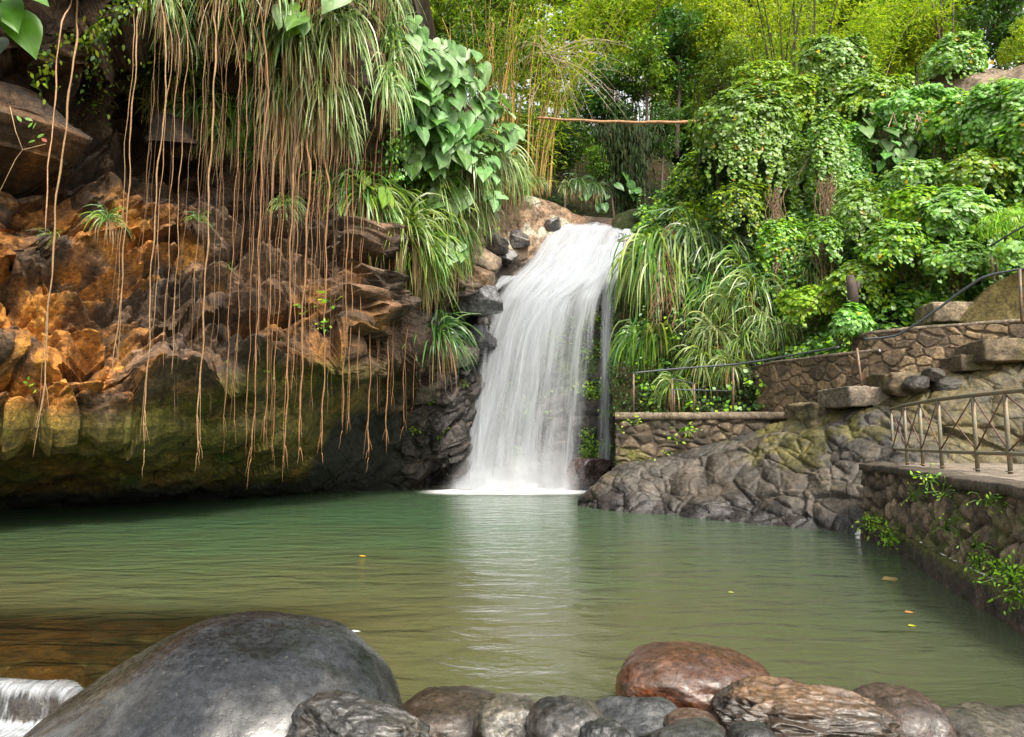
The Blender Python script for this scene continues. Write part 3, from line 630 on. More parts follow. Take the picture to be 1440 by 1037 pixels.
# the great smooth boulder: built from a height profile so that its long left slope and right shoulder are right
def great_boulder():
    V, Fc = ICO[7]; c = np.array([-1.32, 3.25, -0.1])
    pf = lambda a, b: np.interp(a, *b)
    # silhouette radius by angle in the x-z plane
    ang = np.degrees(np.arctan2(V[:, 2], V[:, 0])); d3 = 3.25
    out = [(560, 1002), (545, 960), (515, 922), (480, 895), (430, 877), (370, 866), (320, 868), (270, 880), (215, 903), (150, 930), (95, 962), (50, 1000), (20, 1037), (-20, 1080), (0, 1180), (60, 1300), (300, 1400), (520, 1300), (600, 1180), (590, 1080)]
    pts = np.array([at(x, y, d3) - c for x, y in out]) * np.array([0.985, 1, 0.955]); a = np.degrees(np.arctan2(pts[:, 2], pts[:, 0])); rr = np.hypot(pts[:, 0], pts[:, 2])
    o_ = np.argsort(a); a = a[o_]; rr = rr[o_]; a = np.concatenate([a[-3:] - 360, a, a[:3] + 360]); rr = np.concatenate([rr[-3:], rr, rr[:3]])
    ta = np.linspace(-200, 200, 801); tr_ = np.interp(ta, a, rr); kk = np.ones(25) / 25; tr_ = np.convolve(np.pad(tr_, 12, mode='edge'), kk, 'valid')
    R2 = np.interp(ang, ta, tr_)
    hy = np.hypot(V[:, 0], V[:, 2]); ry = 0.82
    L = np.stack([V[:, 0] * R2, V[:, 1] * ry, V[:, 2] * R2], -1) * 1.0
    L *= (1 + 0.10 * np.sin(hy * math.pi) )[:, None] ** 0.5
    nrm = L / np.linalg.norm(L, axis=1)[:, None]
    L = L + nrm * (0.07 * fbm(L * 1.5 + 4, 3, 3) + 0.016 * fbm(L * 5, 4, 7) + 0.010 * crag(L * 1.4, 9, 0.5, 0.7, 0.45, 0.5)[0])[:, None]
    # weathered dents
    for (dc, rad, dep) in (((0.47, -0.25, 0.70), 0.09, 0.018), ((0.62, -0.35, 0.55), 0.10, 0.015), ((0.75, -0.3, 0.33), 0.12, 0.03)):
        q = np.linalg.norm(L - np.array(dc), axis=1); L = L - nrm * (dep * np.exp(-(q / rad) ** 2))[:, None]
    W = L + c; n1 = fbm(W * 1.6, 4, 20); n2 = fbm(W * 6, 4, 25)
    cl = cols([0.009, 0.010, 0.012], [0.023, 0.025, 0.029], sst(-0.35, 0.35, n1 + 0.5 * n2))
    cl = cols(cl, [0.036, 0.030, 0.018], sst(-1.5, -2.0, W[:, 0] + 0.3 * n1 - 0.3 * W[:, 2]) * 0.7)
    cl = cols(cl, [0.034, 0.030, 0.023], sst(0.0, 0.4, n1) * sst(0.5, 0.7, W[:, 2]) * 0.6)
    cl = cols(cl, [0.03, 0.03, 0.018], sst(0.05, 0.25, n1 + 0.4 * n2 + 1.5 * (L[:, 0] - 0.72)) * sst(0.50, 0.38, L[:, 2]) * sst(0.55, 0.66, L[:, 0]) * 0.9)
    wz = sst(0.12, 0.03, W[:, 2]); cl = cols(cl, cl * 0.35, wz)
    # pits
    f1, f2, rc, of = vor(W * 22, 5); pit = sst(0.22, 0.08, f1) * (rc[:, 0] > 0.62); L = L - nrm * (pit * 0.006)[:, None]; cl = cols(cl, cl * 0.35, pit)
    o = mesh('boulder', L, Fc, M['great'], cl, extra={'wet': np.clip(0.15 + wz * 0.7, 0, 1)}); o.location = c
    tag(o, 'huge smooth dark grey boulder with a pale sheen, beside the small spillway', 'boulder')
great_boulder()

def redfn(W, L, n1, n2, cl):
    o_ = sst(0.0, -0.28, L[:, 0] + 0.12 * n1) * sst(0.32, 0.18, W[:, 2] + 0.1 * n2); cl = cols(cl, [0.17, 0.040, 0.005], o_ * 0.85)
    return cols(cl, [0.05, 0.028, 0.02], sst(0.12, 0.3, n2 + 0.3 * n1) * 0.6)
boulder('boulder', at(974, 975, 4.15), (0.435, 0.40, 0.245), 'rounded rusty red boulder with an orange wet side', col=((0.20, 0.075, 0.035), (0.34, 0.16, 0.09)), seed=5, sub=7, rough=0.035, fn=redfn, wetz=0.05, tilt=(0, 0.05), cuts=3, cutd=(0.88, 1.0), lobes=[((0.4, 0, 0.3), 0.06, 6)])
def ridgefn(W, L, n1, n2, cl):
    t_ = sst(0.10, 0.17, L[:, 2] + 0.04 * n1); cl = cols(cl, [0.13, 0.07, 0.033], t_ * 0.6); return cols(cl, [0.03, 0.022, 0.016], sst(0.05, 0.3, n2) * (1 - t_) * 0.7)
boulder('boulder', at(1132, 1022, 3.5), (0.44, 0.33, 0.185), 'long brown rock with deep ridges and hollows and a flat wet top', col=((0.12, 0.08, 0.055), (0.24, 0.17, 0.125)), seed=8, sub=7, rough=0.06, fn=ridgefn, cuts=7, cutd=(0.75, 0.95), ridg=0.35, tilt=(0.1, 0.05))
boulder('boulder', at(1268, 1030, 3.7), (0.22, 0.3, 0.20), 'pinkish brown rock tucked behind the ridged brown rock', col=((0.15, 0.09, 0.065), (0.24, 0.16, 0.125)), seed=9, cuts=3, rough=0.04)
boulder('boulder', at(972, 1023, 3.45), (0.125, 0.12, 0.075), 'small reddish stone wedged below the rusty red boulder', col=((0.18, 0.10, 0.065), (0.26, 0.17, 0.12)), seed=10, cuts=3)
boulder('boulder', at(896, 1018, 3.6), (0.23, 0.26, 0.13), 'flat slate grey rock with a wet bluish face left of the rusty red boulder', col=((0.08, 0.085, 0.09), (0.15, 0.155, 0.16)), seed=11, cuts=6, cutd=(0.7, 0.9), fn=None, wetz=None)
boulder('boulder', at(797, 1033, 3.1), (0.175, 0.2, 0.15), 'blocky dark grey rock with a brown patch on its top', col=((0.05, 0.05, 0.05), (0.17, 0.155, 0.13)), seed=12, cuts=7, cutd=(0.72, 0.92))
boulder('boulder', at(722, 1030, 3.3), (0.19, 0.22, 0.14), 'cream coloured rock with dark pits next to the blocky grey rock', col=((0.20, 0.17, 0.13), (0.40, 0.35, 0.27)), seed=23, cuts=5, cutd=(0.75, 0.95), rough=0.07, fn=lambda W, L, n1, n2, cl: cols(cl, [0.05, 0.045, 0.04], sst(0.15, 0.3, n2 + 0.4 * n1)))
boulder('boulder', at(640, 1027, 3.75), (0.34, 0.30, 0.17), 'broad low brown rock, wet and speckled, between the huge boulder and the cream rock', col=((0.07, 0.045, 0.028), (0.16, 0.11, 0.075)), seed=14, cuts=2, rough=0.05, wetz=0.06)
boulder('boulder', at(505, 1048, 2.65), (0.27, 0.22, 0.17), 'grey and tan rock with eroded holes leaning on the huge smooth boulder', col=((0.09, 0.085, 0.08), (0.22, 0.19, 0.155)), seed=15, sub=7, cuts=4, rough=0.08, ridg=0.2, rz=0.3, tilt=(0, 0.18), fn=lambda W, L, n1, n2, cl: cols(cl, [0.02, 0.02, 0.02], sst(0.2, 0.34, n2 + 0.3 * n1)))
boulder('boulder', at(968, 1052, 3.0), (0.20, 0.16, 0.10), 'grey stone in front of the small reddish stone', col=((0.10, 0.10, 0.09), (0.18, 0.175, 0.155)), seed=16, cuts=3)
boulder('boulder', at(1062, 1056, 2.9), (0.10, 0.12, 0.10), 'round dark stone below the ridged brown rock', col=((0.04, 0.04, 0.04), (0.10, 0.095, 0.09)), seed=17, cuts=1)
boulder('boulder', at(850, 1052, 2.9), (0.11, 0.12, 0.09), 'lumpy dark grey stone between the slate rock and the blocky rock', col=((0.04, 0.042, 0.045), (0.12, 0.12, 0.12)), seed=18, cuts=3, rough=0.1)
boulder('boulder', at(1378, 1040, 3.6), (0.25, 0.3, 0.13), 'pale tan flat rock beside the green seedling', col=((0.16, 0.13, 0.10), (0.27, 0.23, 0.18)), seed=19, cuts=5)
boulder('boulder', at(1448, 1028, 3.9), (0.20, 0.25, 0.11), 'pale greyish rock behind the tan flat rock', col=((0.16, 0.14, 0.115), (0.26, 0.225, 0.19)), seed=20, cuts=5)
# sunken stones seen through the shallows
for k, (px, py, rx_, ry_, lab, c_) in enumerate([
        (60, 868, 0.75, 0.55, 'sunken brown rock just under the water, off the far edge of the shallows', (0.16, 0.06, 0.025)),
        (200, 862, 0.75, 0.5, 'dark reddish sunken rock under the water behind the huge boulder', (0.11, 0.045, 0.025)),
        (10, 905, 0.42, 0.4, 'amber sunken rock above the little spillway lip', (0.30, 0.14, 0.03)),
        (120, 905, 0.5, 0.35, 'olive brown sunken rock beside the amber one', (0.14, 0.075, 0.02)),
        (205, 900, 0.35, 0.3, 'small dark sunken rock touching the huge boulder', (0.07, 0.045, 0.02)),
        (60, 928, 0.32, 0.22, 'orange tinted sunken rock at the spillway lip', (0.32, 0.15, 0.03))]):
    g_ = gp(px, py, 0); boulder('sunken_rock', (g_[0], g_[1], -0.22), (rx_, ry_, 0.17), lab, 'rock', col=(tuple(np.array(c_) * 0.5), tuple(np.array(c_) * 1.4)), seed=40 + k, sub=5, cuts=3, rough=0.08)

# angular rocks beside the fall
for k, (px, py, r_, cc_, lab, wt_) in enumerate([
        (664, 362, 0.42, ((0.13, 0.09, 0.055), (0.30, 0.21, 0.13)), 'tan angular rock jutting out above the side trickle', 0), (642, 388, 0.36, ((0.16, 0.10, 0.055), (0.36, 0.24, 0.14)), 'brown slab under the strap leaves left of the side trickle', 0),
        (690, 338, 0.36, ((0.07, 0.06, 0.05), (0.18, 0.15, 0.12)), 'grey brown block between the pale rock and the tan angular rock', 0), (706, 362, 0.34, ((0.05, 0.045, 0.04), (0.14, 0.12, 0.10)), 'dark block right of the tan angular rock', 1), (728, 340, 0.34, ((0.05, 0.045, 0.045), (0.13, 0.115, 0.11)), 'dark wet block close to the edge of the upper cascade', 1),
        (640, 422, 0.46, ((0.05, 0.05, 0.055), (0.12, 0.12, 0.13)), 'bluish wet rock at the head of the side trickle', 1), (634, 498, 0.50, ((0.06, 0.045, 0.04), (0.16, 0.12, 0.11)), 'big dark rock beneath the bright leafy sprigs', 1), (606, 500, 0.36, ((0.12, 0.07, 0.04), (0.24, 0.15, 0.09)), 'brown rock left of the big dark one below the sprigs', 0),
        (668, 478, 0.42, ((0.04, 0.04, 0.045), (0.11, 0.11, 0.12)), 'rounded wet rock that splits the side trickle', 1), (828, 664, 0.50, ((0.05, 0.035, 0.035), (0.14, 0.09, 0.085)), 'dark wet rock in the spray at the foot of the fall', 1), (858, 376, 0.22, ((0.04, 0.03, 0.03), (0.10, 0.075, 0.07)), 'small dark rock parting the main water from the thin strand', 1), (776, 322, 0.26, ((0.04, 0.035, 0.03), (0.11, 0.09, 0.08)), 'dark step at the upstream corner of the lip', 1), (890, 352, 0.40, ((0.06, 0.045, 0.035), (0.14, 0.10, 0.08)), 'dark layered rock at the right lip of the fall', 1)]):
    p_ = find('cliff', px, py)[0] + np.array([0, 0.05, 0]) if py < 650 else at(px, py, 22.9)
    boulder('rock', p_, (r_ * 1.9, r_ * 1.5, r_ * 1.25), lab, 'rock', col=tuple(tuple(np.array(q) / DK * 0.8) for q in cc_), seed=240 + k, sub=5, cuts=8, cutd=(0.55, 0.85), mat='wet' if wt_ else 'rock', rz=k * 1.3, tilt=(0.3 * math.sin(k * 2.1), 0.3 * math.cos(k * 1.7)))

# tiny spillway on the left
sw = empty('spillway', (0, 0, 0), 'small spill of water running over a dark rock lip beside the huge boulder', 'cascade')
lip = MB()
L_ = []
for t_ in np.linspace(0, 1, 90):
    px = -60 + t_ * 170; x_l = -6.0 + 4.0 * t_; a0 = np.array([x_l, float(ylip(x_l)) + 0.015 * math.sin(t_ * 34), 0.0]); L_.append(a0)
L_ = np.array(L_); prof = [(0.16, -0.02), (0.08, 0.006), (0.0, 0.006), (-0.05, -0.02), (-0.07, -0.08), (-0.08, -0.15), (-0.11, -0.215), (-0.3, -0.212), (-1.9, -0.215)]
PV = np.array([[(p[0], p[1] + a, p[2] * 0 + 0.012 + b) for a, b in prof] for p in L_]); PV[..., 2] += 0.006 * fbm(PV * 9, 3, 5); PV[:, 1:, 0] += 0.0
def streak_mat():
    t = NT('spill_water'); P = t.pos(); n = t.noise(1.0, 4, 0.6, t.mapv(P, (34, 5, 5)), 0.2); sx = t.n('SeparateXYZ'); t.l(P, sx.inputs[0])
    b = t.n('BsdfPrincipled'); b.inputs['Base Color'].default_value = (0.55, 0.58, 0.62, 1); b.inputs['Roughness'].default_value = 0.15; b.inputs['Specular IOR Level'].default_value = 0.8
    top = t.n('MapRange'); t.l(sx.outputs[2], top.inputs[0]); top.inputs[1].default_value = -0.06; top.inputs[2].default_value = 0.0
    low = t.n('MapRange'); t.l(sx.outputs[2], low.inputs[0]); low.inputs[1].default_value = -0.17; low.inputs[2].default_value = -0.215
    d = t.math('MAXIMUM', t.math('MULTIPLY', top.outputs[0], 0.5), low.outputs[0]); al = t.math('ADD', t.math('MULTIPLY', d, 0.9), t.math('MULTIPLY', t.math('SUBTRACT', n, 0.52), 1.5), True); ed = t.n('MapRange'); t.l(sx.outputs[0], ed.inputs[0]); ed.inputs[1].default_value = -2.05; ed.inputs[2].default_value = -2.9; n4 = t.noise(2.2, 4, 0.6, t.mapv(P, (1, 2.2, 1))); al = t.math('MULTIPLY', al, t.math('ADD', ed.outputs[0], t.math('MULTIPLY', t.math('SUBTRACT', n4, 0.60), 2.4), True))
    tp = t.n('BsdfTransparent'); m = t.n('MixShader'); t.l(al, m.inputs[0]); t.l(tp.outputs[0], m.inputs[1]); t.l(b.outputs[0], m.inputs[2]); t.l(m.outputs[0], t.out.inputs[0]); return t.m
M['spill'] = streak_mat()
mesh('spilling_water', PV, gridfaces(90, 9), M['spill'], parent=sw)
PL = PV.copy(); PL[..., 2] -= 0.02; PL[..., 1] += 0.03; PL[:, 0, 2] -= 0.2; PL[:, 6:, 2] -= 0.1; PL = PL + 0.02 * np.stack([fbm(PL * 5, 3, s) for s in (1, 2, 3)], -1)
mesh('rock_lip', PL, gridfaces(90, 9), M['wet'], cols([0.02, 0.017, 0.013], [0.07, 0.04, 0.02], sst(-0.3, 0.3, fbm(PL * 4, 3, 8))), parent=sw)
# ================================================================ masonry
def wall_grid(name, top, bot, label, cat, nu, nv, sc, disp, c0, c1, mort, seed, parent=None, thick=None, cobble=False, mossfn=None, ztop=None):
    """top, bot: polylines of world points; a face of set stones between them"""
    top = np.asarray(top, float); bot = np.asarray(bot, float)
    def rs(p, n):
        s_ = np.concatenate([[0], np.cumsum(np.linalg.norm(np.diff(p, axis=0), axis=1))]); q = np.linspace(0, s_[-1], n); return np.stack([np.interp(q, s_, p[:, k]) for k in range(3)], -1), q
    t_, ql = rs(top, nu); b_, _ = rs(bot, nu); v = np.linspace(0, 1, nv)[:, None, None]; B = t_ * (1 - v) + b_ * v; N = gnormal(B)
    h = np.linalg.norm(t_ - b_, axis=1); UV = np.stack([ql[None] + 0 * B[..., 0], (v[..., 0] * h[None]), 0 * B[..., 0]], -1)
    W = UV + 0.10 * np.stack([fbm(UV * 2.5, 2, seed), fbm(UV * 2.5, 2, seed + 1), 0 * UV[..., 0]], -1)
    f1, f2, rc, of = vor(W * np.array(sc), seed)
    e = f2 - f1
    if cobble: k = sst(0.02, 0.55, e) ** 0.6; hh = disp * (k - 0.5) * (0.6 + 0.8 * rc[..., 1])
    else: k = sst(0.03, 0.16, e); hh = disp * (k * (0.5 + 0.9 * rc[..., 1]) - 0.5) + 0.02 * crag(B * 2.6, seed, 0.6, 1.0, 0.2, 0.8)[0]
    P = B + N * (hh + 0.25 * disp * fbm(B * 5, 4, seed + 5))[..., None]
    mk = sst(0.05, 0.2, e) if cobble else sst(0.0, 0.14, e + 0.06 * fbm(B * 6, 3, seed + 9))
    st = cols(c0, c1, sst(0.1, 0.9, rc[..., 0])) * (0.85 + 0.3 * rc[..., 2:3]); cl = cols(mort, st, mk)
    n1 = fbm(B * 0.8, 3, seed + 6); n2 = fbm(B * 3, 3, seed + 7); cl = cl * (1 + 0.35 * n1 + 0.2 * n2)[..., None]
    if mossfn: cl = mossfn(B, n1, n2, cl)
    NETS[name + str(seed)] = (P, N, *([(P[..., 0] / P[..., 1] * cp * F + 720)] * 2))
    return mesh(name, P, gridfaces(nv, nu), M['stone'], cl, parent=parent)

def ribbon(mb, path, w, h, side, col=None, bump=0.0, seed=0):
    """a coping of width w and height h along path (its front top edge); side = unit vector to the back"""
    path = np.asarray(path, float); n = max(8, int(np.linalg.norm(np.diff(path, axis=0), axis=1).sum() / 0.08))
    s_ = np.concatenate([[0], np.cumsum(np.linalg.norm(np.diff(path, axis=0), axis=1))]); q = np.linspace(0, s_[-1], n); p = np.stack([np.interp(q, s_, path[:, k]) for k in range(3)], -1)
    T = np.gradient(p, axis=0); T /= np.linalg.norm(T, axis=1)[:, None]; S = np.cross(T, [0, 0, 1.0]); S /= np.linalg.norm(S, axis=1)[:, None]; S *= np.sign((S * np.asarray(side)).sum(1))[:, None]
    r = min(0.014, h / 5); up = np.array([0, 0, 1.0])
    pr = [(w, -h), (w, -r), (w - r, 0), (w * 0.5, 0.004), (r, 0), (0, -r), (0, -h * 0.5), (0, -h), (0.04, -h)]
    V = np.stack([p + S * a + up * b for a, b in pr], 1); V = V + (0.014 + bump) * np.stack([fbm(V * 3.5, 5, seed + k) for k in range(3)], -1)
    mb.add(V, gridfaces(n, len(pr)), col if col is not None else (0.16, 0.135, 0.11)); m = len(pr)
    mb.add(V[0], np.array([[0, 1, 2, 5], [5, 6, 7, 0]])); mb.add(V[-1], np.array([[0, 1, 2, 5], [5, 6, 7, 0]]))

# --- near curved cobble wall with the walkway on it
ZP = 1.25
foot = [gp(1236, 752), gp(1262, 775), gp(1300, 803), gp(1350, 836), gp(1440, 890), np.array([4.22, 4.6, 0]), np.array([4.15, 3.4, 0]), np.array([4.2, 1.5, 0]), np.array([4.5, -1.5, 0])]
foot = np.array([gp(1206, 757) + np.array([1.6, 1.0, 0]), gp(1206, 757) + np.array([0.5, 0.45, 0]), gp(1212, 757), gp(1228, 762)] + foot[1:])
top = foot.copy(); top[:, 2] = ZP - 0.10; base_ = foot.copy(); base_[:, 2] = -0.3
ctr = np.array([9.0, 5.0, 0]); outd = foot - ctr; outd[:, 2] = 0; outd /= np.linalg.norm(outd, axis=1)[:, None]
lw = empty('cobble_wall', tuple(foot[3]), 'curved retaining wall of round dark cobbles holding up the walkway at the water', 'wall')
inv = Matrix.Translation(-lw.location)
def reloc(o, e):
    o.data.transform(Matrix.Translation(-e.location)); return o
mid = foot - outd * 0.07; mid[:, 2] = 0.30; topw = foot - outd * 0.10; topw[:, 2] = ZP - 0.10
mfn = lambda B, n1, n2, cl: cols(cols(cl, [0.06, 0.075, 0.012], sst(0.1, 0.4, n1 + 0.6 * n2 + 0.5 * sst(0.6, 0.3, B[..., 2]) - 0.12) * 0.75), [0.075, 0.06, 0.04], sst(-0.1, 0.5, n1) * sst(0.7, 1.1, B[..., 2]) * 0.4)
reloc(wall_grid('stonework', topw, mid, '', '', 700, 90, (5.0, 4.2, 1), 0.08, (0.075, 0.055, 0.038), (0.21, 0.15, 0.105), (0.05, 0.036, 0.023), 131, lw, cobble=True, mossfn=mfn), lw)
lo1 = foot.copy(); lo1[:, 2] = 0.26; lo2 = foot + outd * 0.10; lo2[:, 2] = -0.35
v = np.linspace(0, 1, 26)[:, None, None]
def rsp(p, n):
    s_ = np.concatenate([[0], np.cumsum(np.linalg.norm(np.diff(p, axis=0), axis=1))]); q = np.linspace(0, s_[-1], n); return np.stack([np.interp(q, s_, p[:, k]) for k in range(3)], -1)
a_, b_, m_ = rsp(lo1, 420), rsp(lo2, 420), rsp(mid, 420)
LB = np.concatenate([m_[None], a_ * (1 - v) + b_ * v]); LB = LB + gnormal(LB) * (0.035 * fbm(LB * 5, 5, 140) + 0.02 * fbm(LB * 17, 3, 141))[..., None]
ncol = cols([0.014, 0.010, 0.009], [0.05, 0.032, 0.025], sst(-0.2, 0.4, fbm(LB * 6, 4, 142))); ncol = cols(ncol, [0.07, 0.075, 0.012], sst(0.17, 0.28, LB[..., 2] + 0.06 * fbm(LB * 4, 3, 143)) * 0.9)
o = mesh('footing', LB, gridfaces(27, 420), M['wet'], ncol, parent=lw, extra={'wet': 0.3 + 0 * LB[..., 0]}); reloc(o, lw)
cap = MB(); tp2 = foot - outd * 0.02; tp2[:, 2] = ZP; ribbon(cap, tp2, 0.42, 0.11, (1, 0.2, 0), (0.07, 0.055, 0.042), 0.012, 5); reloc(cap.build('coping', M['concrete'], lw), lw)
# walkway surface
wk = rsp(foot - outd * 0.38, 60); wk[:, 2] = ZP - 0.012; back = wk.copy(); back[:, 0] = 26; back[:, 1] = wk[:, 1] + np.linspace(3.0, 1.5, 60)
v = np.linspace(0, 1, 60)[:, None, None]; PW = wk * (1 - v ** 2) + back * v ** 2; PW[..., 2] += 0.02 * fbm(PW * 1.5, 4, 150)
tag(mesh('path', PW, gridfaces(60, 60), M['concrete'], cols([0.13, 0.105, 0.08], [0.20, 0.165, 0.13], sst(-0.3, 0.3, fbm(PW * 2, 4, 151)))), kind='structure')

# --- near railing
posts = [(1257, 648), (1276, 651.5), (1298, 654), (1325, 657), (1375, 661), (1421, 664)]
pp = [gp(x, y, ZP + 0.01) for x, y in posts]
pp += [np.array([6.05, 7.35, ZP]), np.array([6.02, 6.4, ZP]), np.array([5.95, 5.45, ZP]), np.array([5.85, 4.5, ZP]), np.array([5.8, 3.5, ZP]), np.array([5.8, 2.4, ZP])]
rl = empty('railing', tuple(pp[0]), 'grey pipe railing with crossed rusty rods along the walkway on the cobble wall', 'railing')
up = np.array([0, 0, 1.0])
def rail_path(pts, z, n=8):
    P_ = np.array(pts) + up * z; t_ = np.arange(len(P_)); q = np.linspace(0, len(P_) - 1, (len(P_) - 1) * n + 1); return np.stack([np.interp(q, t_, P_[:, k]) for k in range(3)], -1)
for p in pp:
    b = MB(); b.tube([p - up * 0.03, p + up * 0.5, p + up * 0.985], 0.027, 12, (0.1, 0.1, 0.1)); b.tube([p + up * 0.0, p + up * 0.012], 0.05, 12); reloc(b.build('post', M['tanpipe'], rl), rl)
b = MB(); b.tube(rail_path(pp, 0.99), 0.03, 12); reloc(b.build('top_rail', M['tanpipe'], rl), rl)
b = MB(); b.tube(rail_path(pp, 0.225), 0.026, 12); reloc(b.build('lower_rail', M['tanpipe'], rl), rl)
for p, q in zip(pp[:-1], pp[1:]):
    for (za, zb) in ((0.25, 0.96), (0.96, 0.25)):
        b = MB(); o_ = np.array([0.008, 0, 0]) * (1 if za > zb else -1); b.tube([p + up * za + o_, (p + q) / 2 + up * (za + zb) / 2 + o_, q + up * zb + o_], 0.0105, 6); reloc(b.build('brace', M['rod'], rl), rl)

# --- platform wall
ZF = 2.36
fa = [at(866, 583, 17.9), at(1000, 579, 17.5), at(1140, 576, 17.0)]; fa = [np.array([p[0], p[1], ZF]) for p in fa]
path0 = [fa[0] + np.array([0.35, 1.9, 0]), fa[0] + np.array([0.02, 0.08, 0])] + fa
path0 = np.array([path0[0], fa[0], fa[1], fa[2], fa[2] + np.array([0.8, -0.6, 0])])
pw = empty('platform_wall', tuple(fa[0]), 'low mossy rubble wall with a concrete coping holding the platform beside the fall', 'wall')
tw = path0.copy(); tw[:, 2] = ZF - 0.17; bw = path0 + np.array([-0.06, -0.12, 0]); bw[:, 2] = [-0.2, -0.1, 0.0, 0.2, 0.6]
pm = lambda B, n1, n2, cl: cols(cl, [0.10, 0.10, 0.015], sst(0.0, 0.4, n1 + 0.5 * n2 + 0.9 * sst(1.2, 0.3, B[..., 2]) - 0.25) * 0.8)
reloc(wall_grid('stonework', tw, bw, '', '', 380, 150, (2.8, 4.4, 1), 0.075, (0.035, 0.026, 0.017), (0.13, 0.095, 0.06), (0.05, 0.035, 0.02), 161, pw, cobble=True, mossfn=pm), pw)
cap = MB(); cp_ = path0[1:].copy() + np.array([-0.03, -0.06, 0]); ribbon(cap, cp_, 0.45, 0.18, (0, 1, 0), (0.155, 0.12, 0.085), 0.012, 15); reloc(cap.build('coping', M['concrete'], pw), pw)
# platform surface
PF = [fa[0] + np.array([0.1, 0.3, -0.02]), fa[2] + np.array([0.8, -0.3, -0.02])]; q = np.linspace(0, 1, 30); v = np.linspace(0, 1, 20)[:, None, None]
fr_ = PF[0] * (1 - q[:, None]) + PF[1] * q[:, None]; bk_ = fr_ + np.array([0.3, 4.2, 0]); G = fr_ * (1 - v) + bk_ * v; G[..., 2] += 0.02 * fbm(G * 2, 3, 170)
tag(mesh('platform_path', G, gridfaces(20, 30), M['concrete'], cols([0.10, 0.08, 0.055], [0.16, 0.13, 0.09], sst(-0.3, 0.3, fbm(G, 3, 171)))), kind='structure')

# --- curved upper wall and its raised part
ZU = 3.66
u0 = [at(1057, 512, 19.4), at(1062, 512, 18.3), at(1085, 507, 17.4), at(1120, 500, 16.7), at(1175, 494, 15.7), at(1235, 489, 14.9), at(1300, 484, 14.3), at(1440, 470, 13.4), at(1640, 450, 12.4)]
u0 = np.array([[p[0], p[1], ZU] for p in u0])
uw = empty('curved_wall', tuple(u0[2]), 'curved tan stone wall with thin coping behind the platform, rising toward the steps', 'wall')
ub = u0.copy(); ub[:, 2] = [2.2, 2.2, 2.2, 2.2, 2.3, 2.5, 2.6, 2.8, 3]
ut = u0.copy(); ut[:, 2] = ZU - 0.07
reloc(wall_grid('stonework', ut, ub, '', '', 520, 110, (3.2, 3.7, 1), 0.035, (0.075, 0.052, 0.032), (0.18, 0.125, 0.068), (0.085, 0.062, 0.04), 181, uw), uw)
cap = MB(); ribbon(cap, u0[:6] + np.array([0, -0.03, 0]), 0.35, 0.07, (0.3, 1, 0), (0.16, 0.125, 0.09), 0.006, 25); reloc(cap.build('coping', M['concrete'], uw), uw)
h0 = np.array([at(1200, 478, 15.9), at(1222, 464, 15.05), at(1240, 461, 14.85), at(1300, 457, 14.3), at(1440, 445, 13.4), at(1640, 430, 12.4)]); h0[:, 2] = 4.07
h0[:, 1] += 0.05; hb = h0.copy(); hb[:, 2] = ZU - 0.35
rw = empty('upper_wall', tuple(h0[1]), 'raised tan stone wall standing on the curved wall beside the handrail', 'wall')
ht = h0.copy(); ht[:, 2] = 4.0
reloc(wall_grid('stonework', ht, hb, '', '', 380, 50, (3.2, 4.2, 1), 0.035, (0.075, 0.052, 0.032), (0.18, 0.125, 0.068), (0.085, 0.062, 0.04), 191, rw), rw)
cap = MB(); ribbon(cap, h0 + np.array([0, -0.03, 0]), 0.4, 0.07, (0.3, 1, 0), (0.16, 0.125, 0.09), 0.006, 35); reloc(cap.build('coping', M['concrete'], rw), rw)

# --- concrete stringer wall of the upper stair (sloping top)
sw2 = MB()
poly = [at(1346, 452, 14.9), at(1352, 444, 14.9), at(1398, 398, 14.6), at(1440, 378, 14.2), at(1560, 330, 13.2), at(1560, 480, 13.2), at(1440, 470, 14.2)]
fr = np.array(poly); bk = fr + np.array([0.25, 0.7, 0]); V = np.concatenate([fr, bk]); n = len(poly)
bm = bmesh.new(); vs = [bm.verts.new(p) for p in V]; bm.faces.new(vs[:n]); bm.faces.new(vs[n:][::-1])
for k in range(n): bm.faces.new([vs[k], vs[(k + 1) % n], vs[n + (k + 1) % n], vs[n + k]])
bmesh.ops.recalc_face_normals(bm, faces=bm.faces); bmesh.ops.bevel(bm, geom=bm.edges, offset=0.02, segments=2, affect='EDGES')
me = bpy.data.meshes.new('stair_wall'); bm.to_mesh(me); bm.free()
a = me.color_attributes.new('col', 'FLOAT_COLOR', 'POINT')
for k, v_ in enumerate(me.vertices): a.data[k].color = (0.125, 0.098, 0.035, 1)
me.materials.append(M['concrete']); o = bpy.data.objects.new('stair_wall', me); COL.objects.link(o); tag(o, 'sloping olive stained plaster wall beside the upper stairs', 'wall')

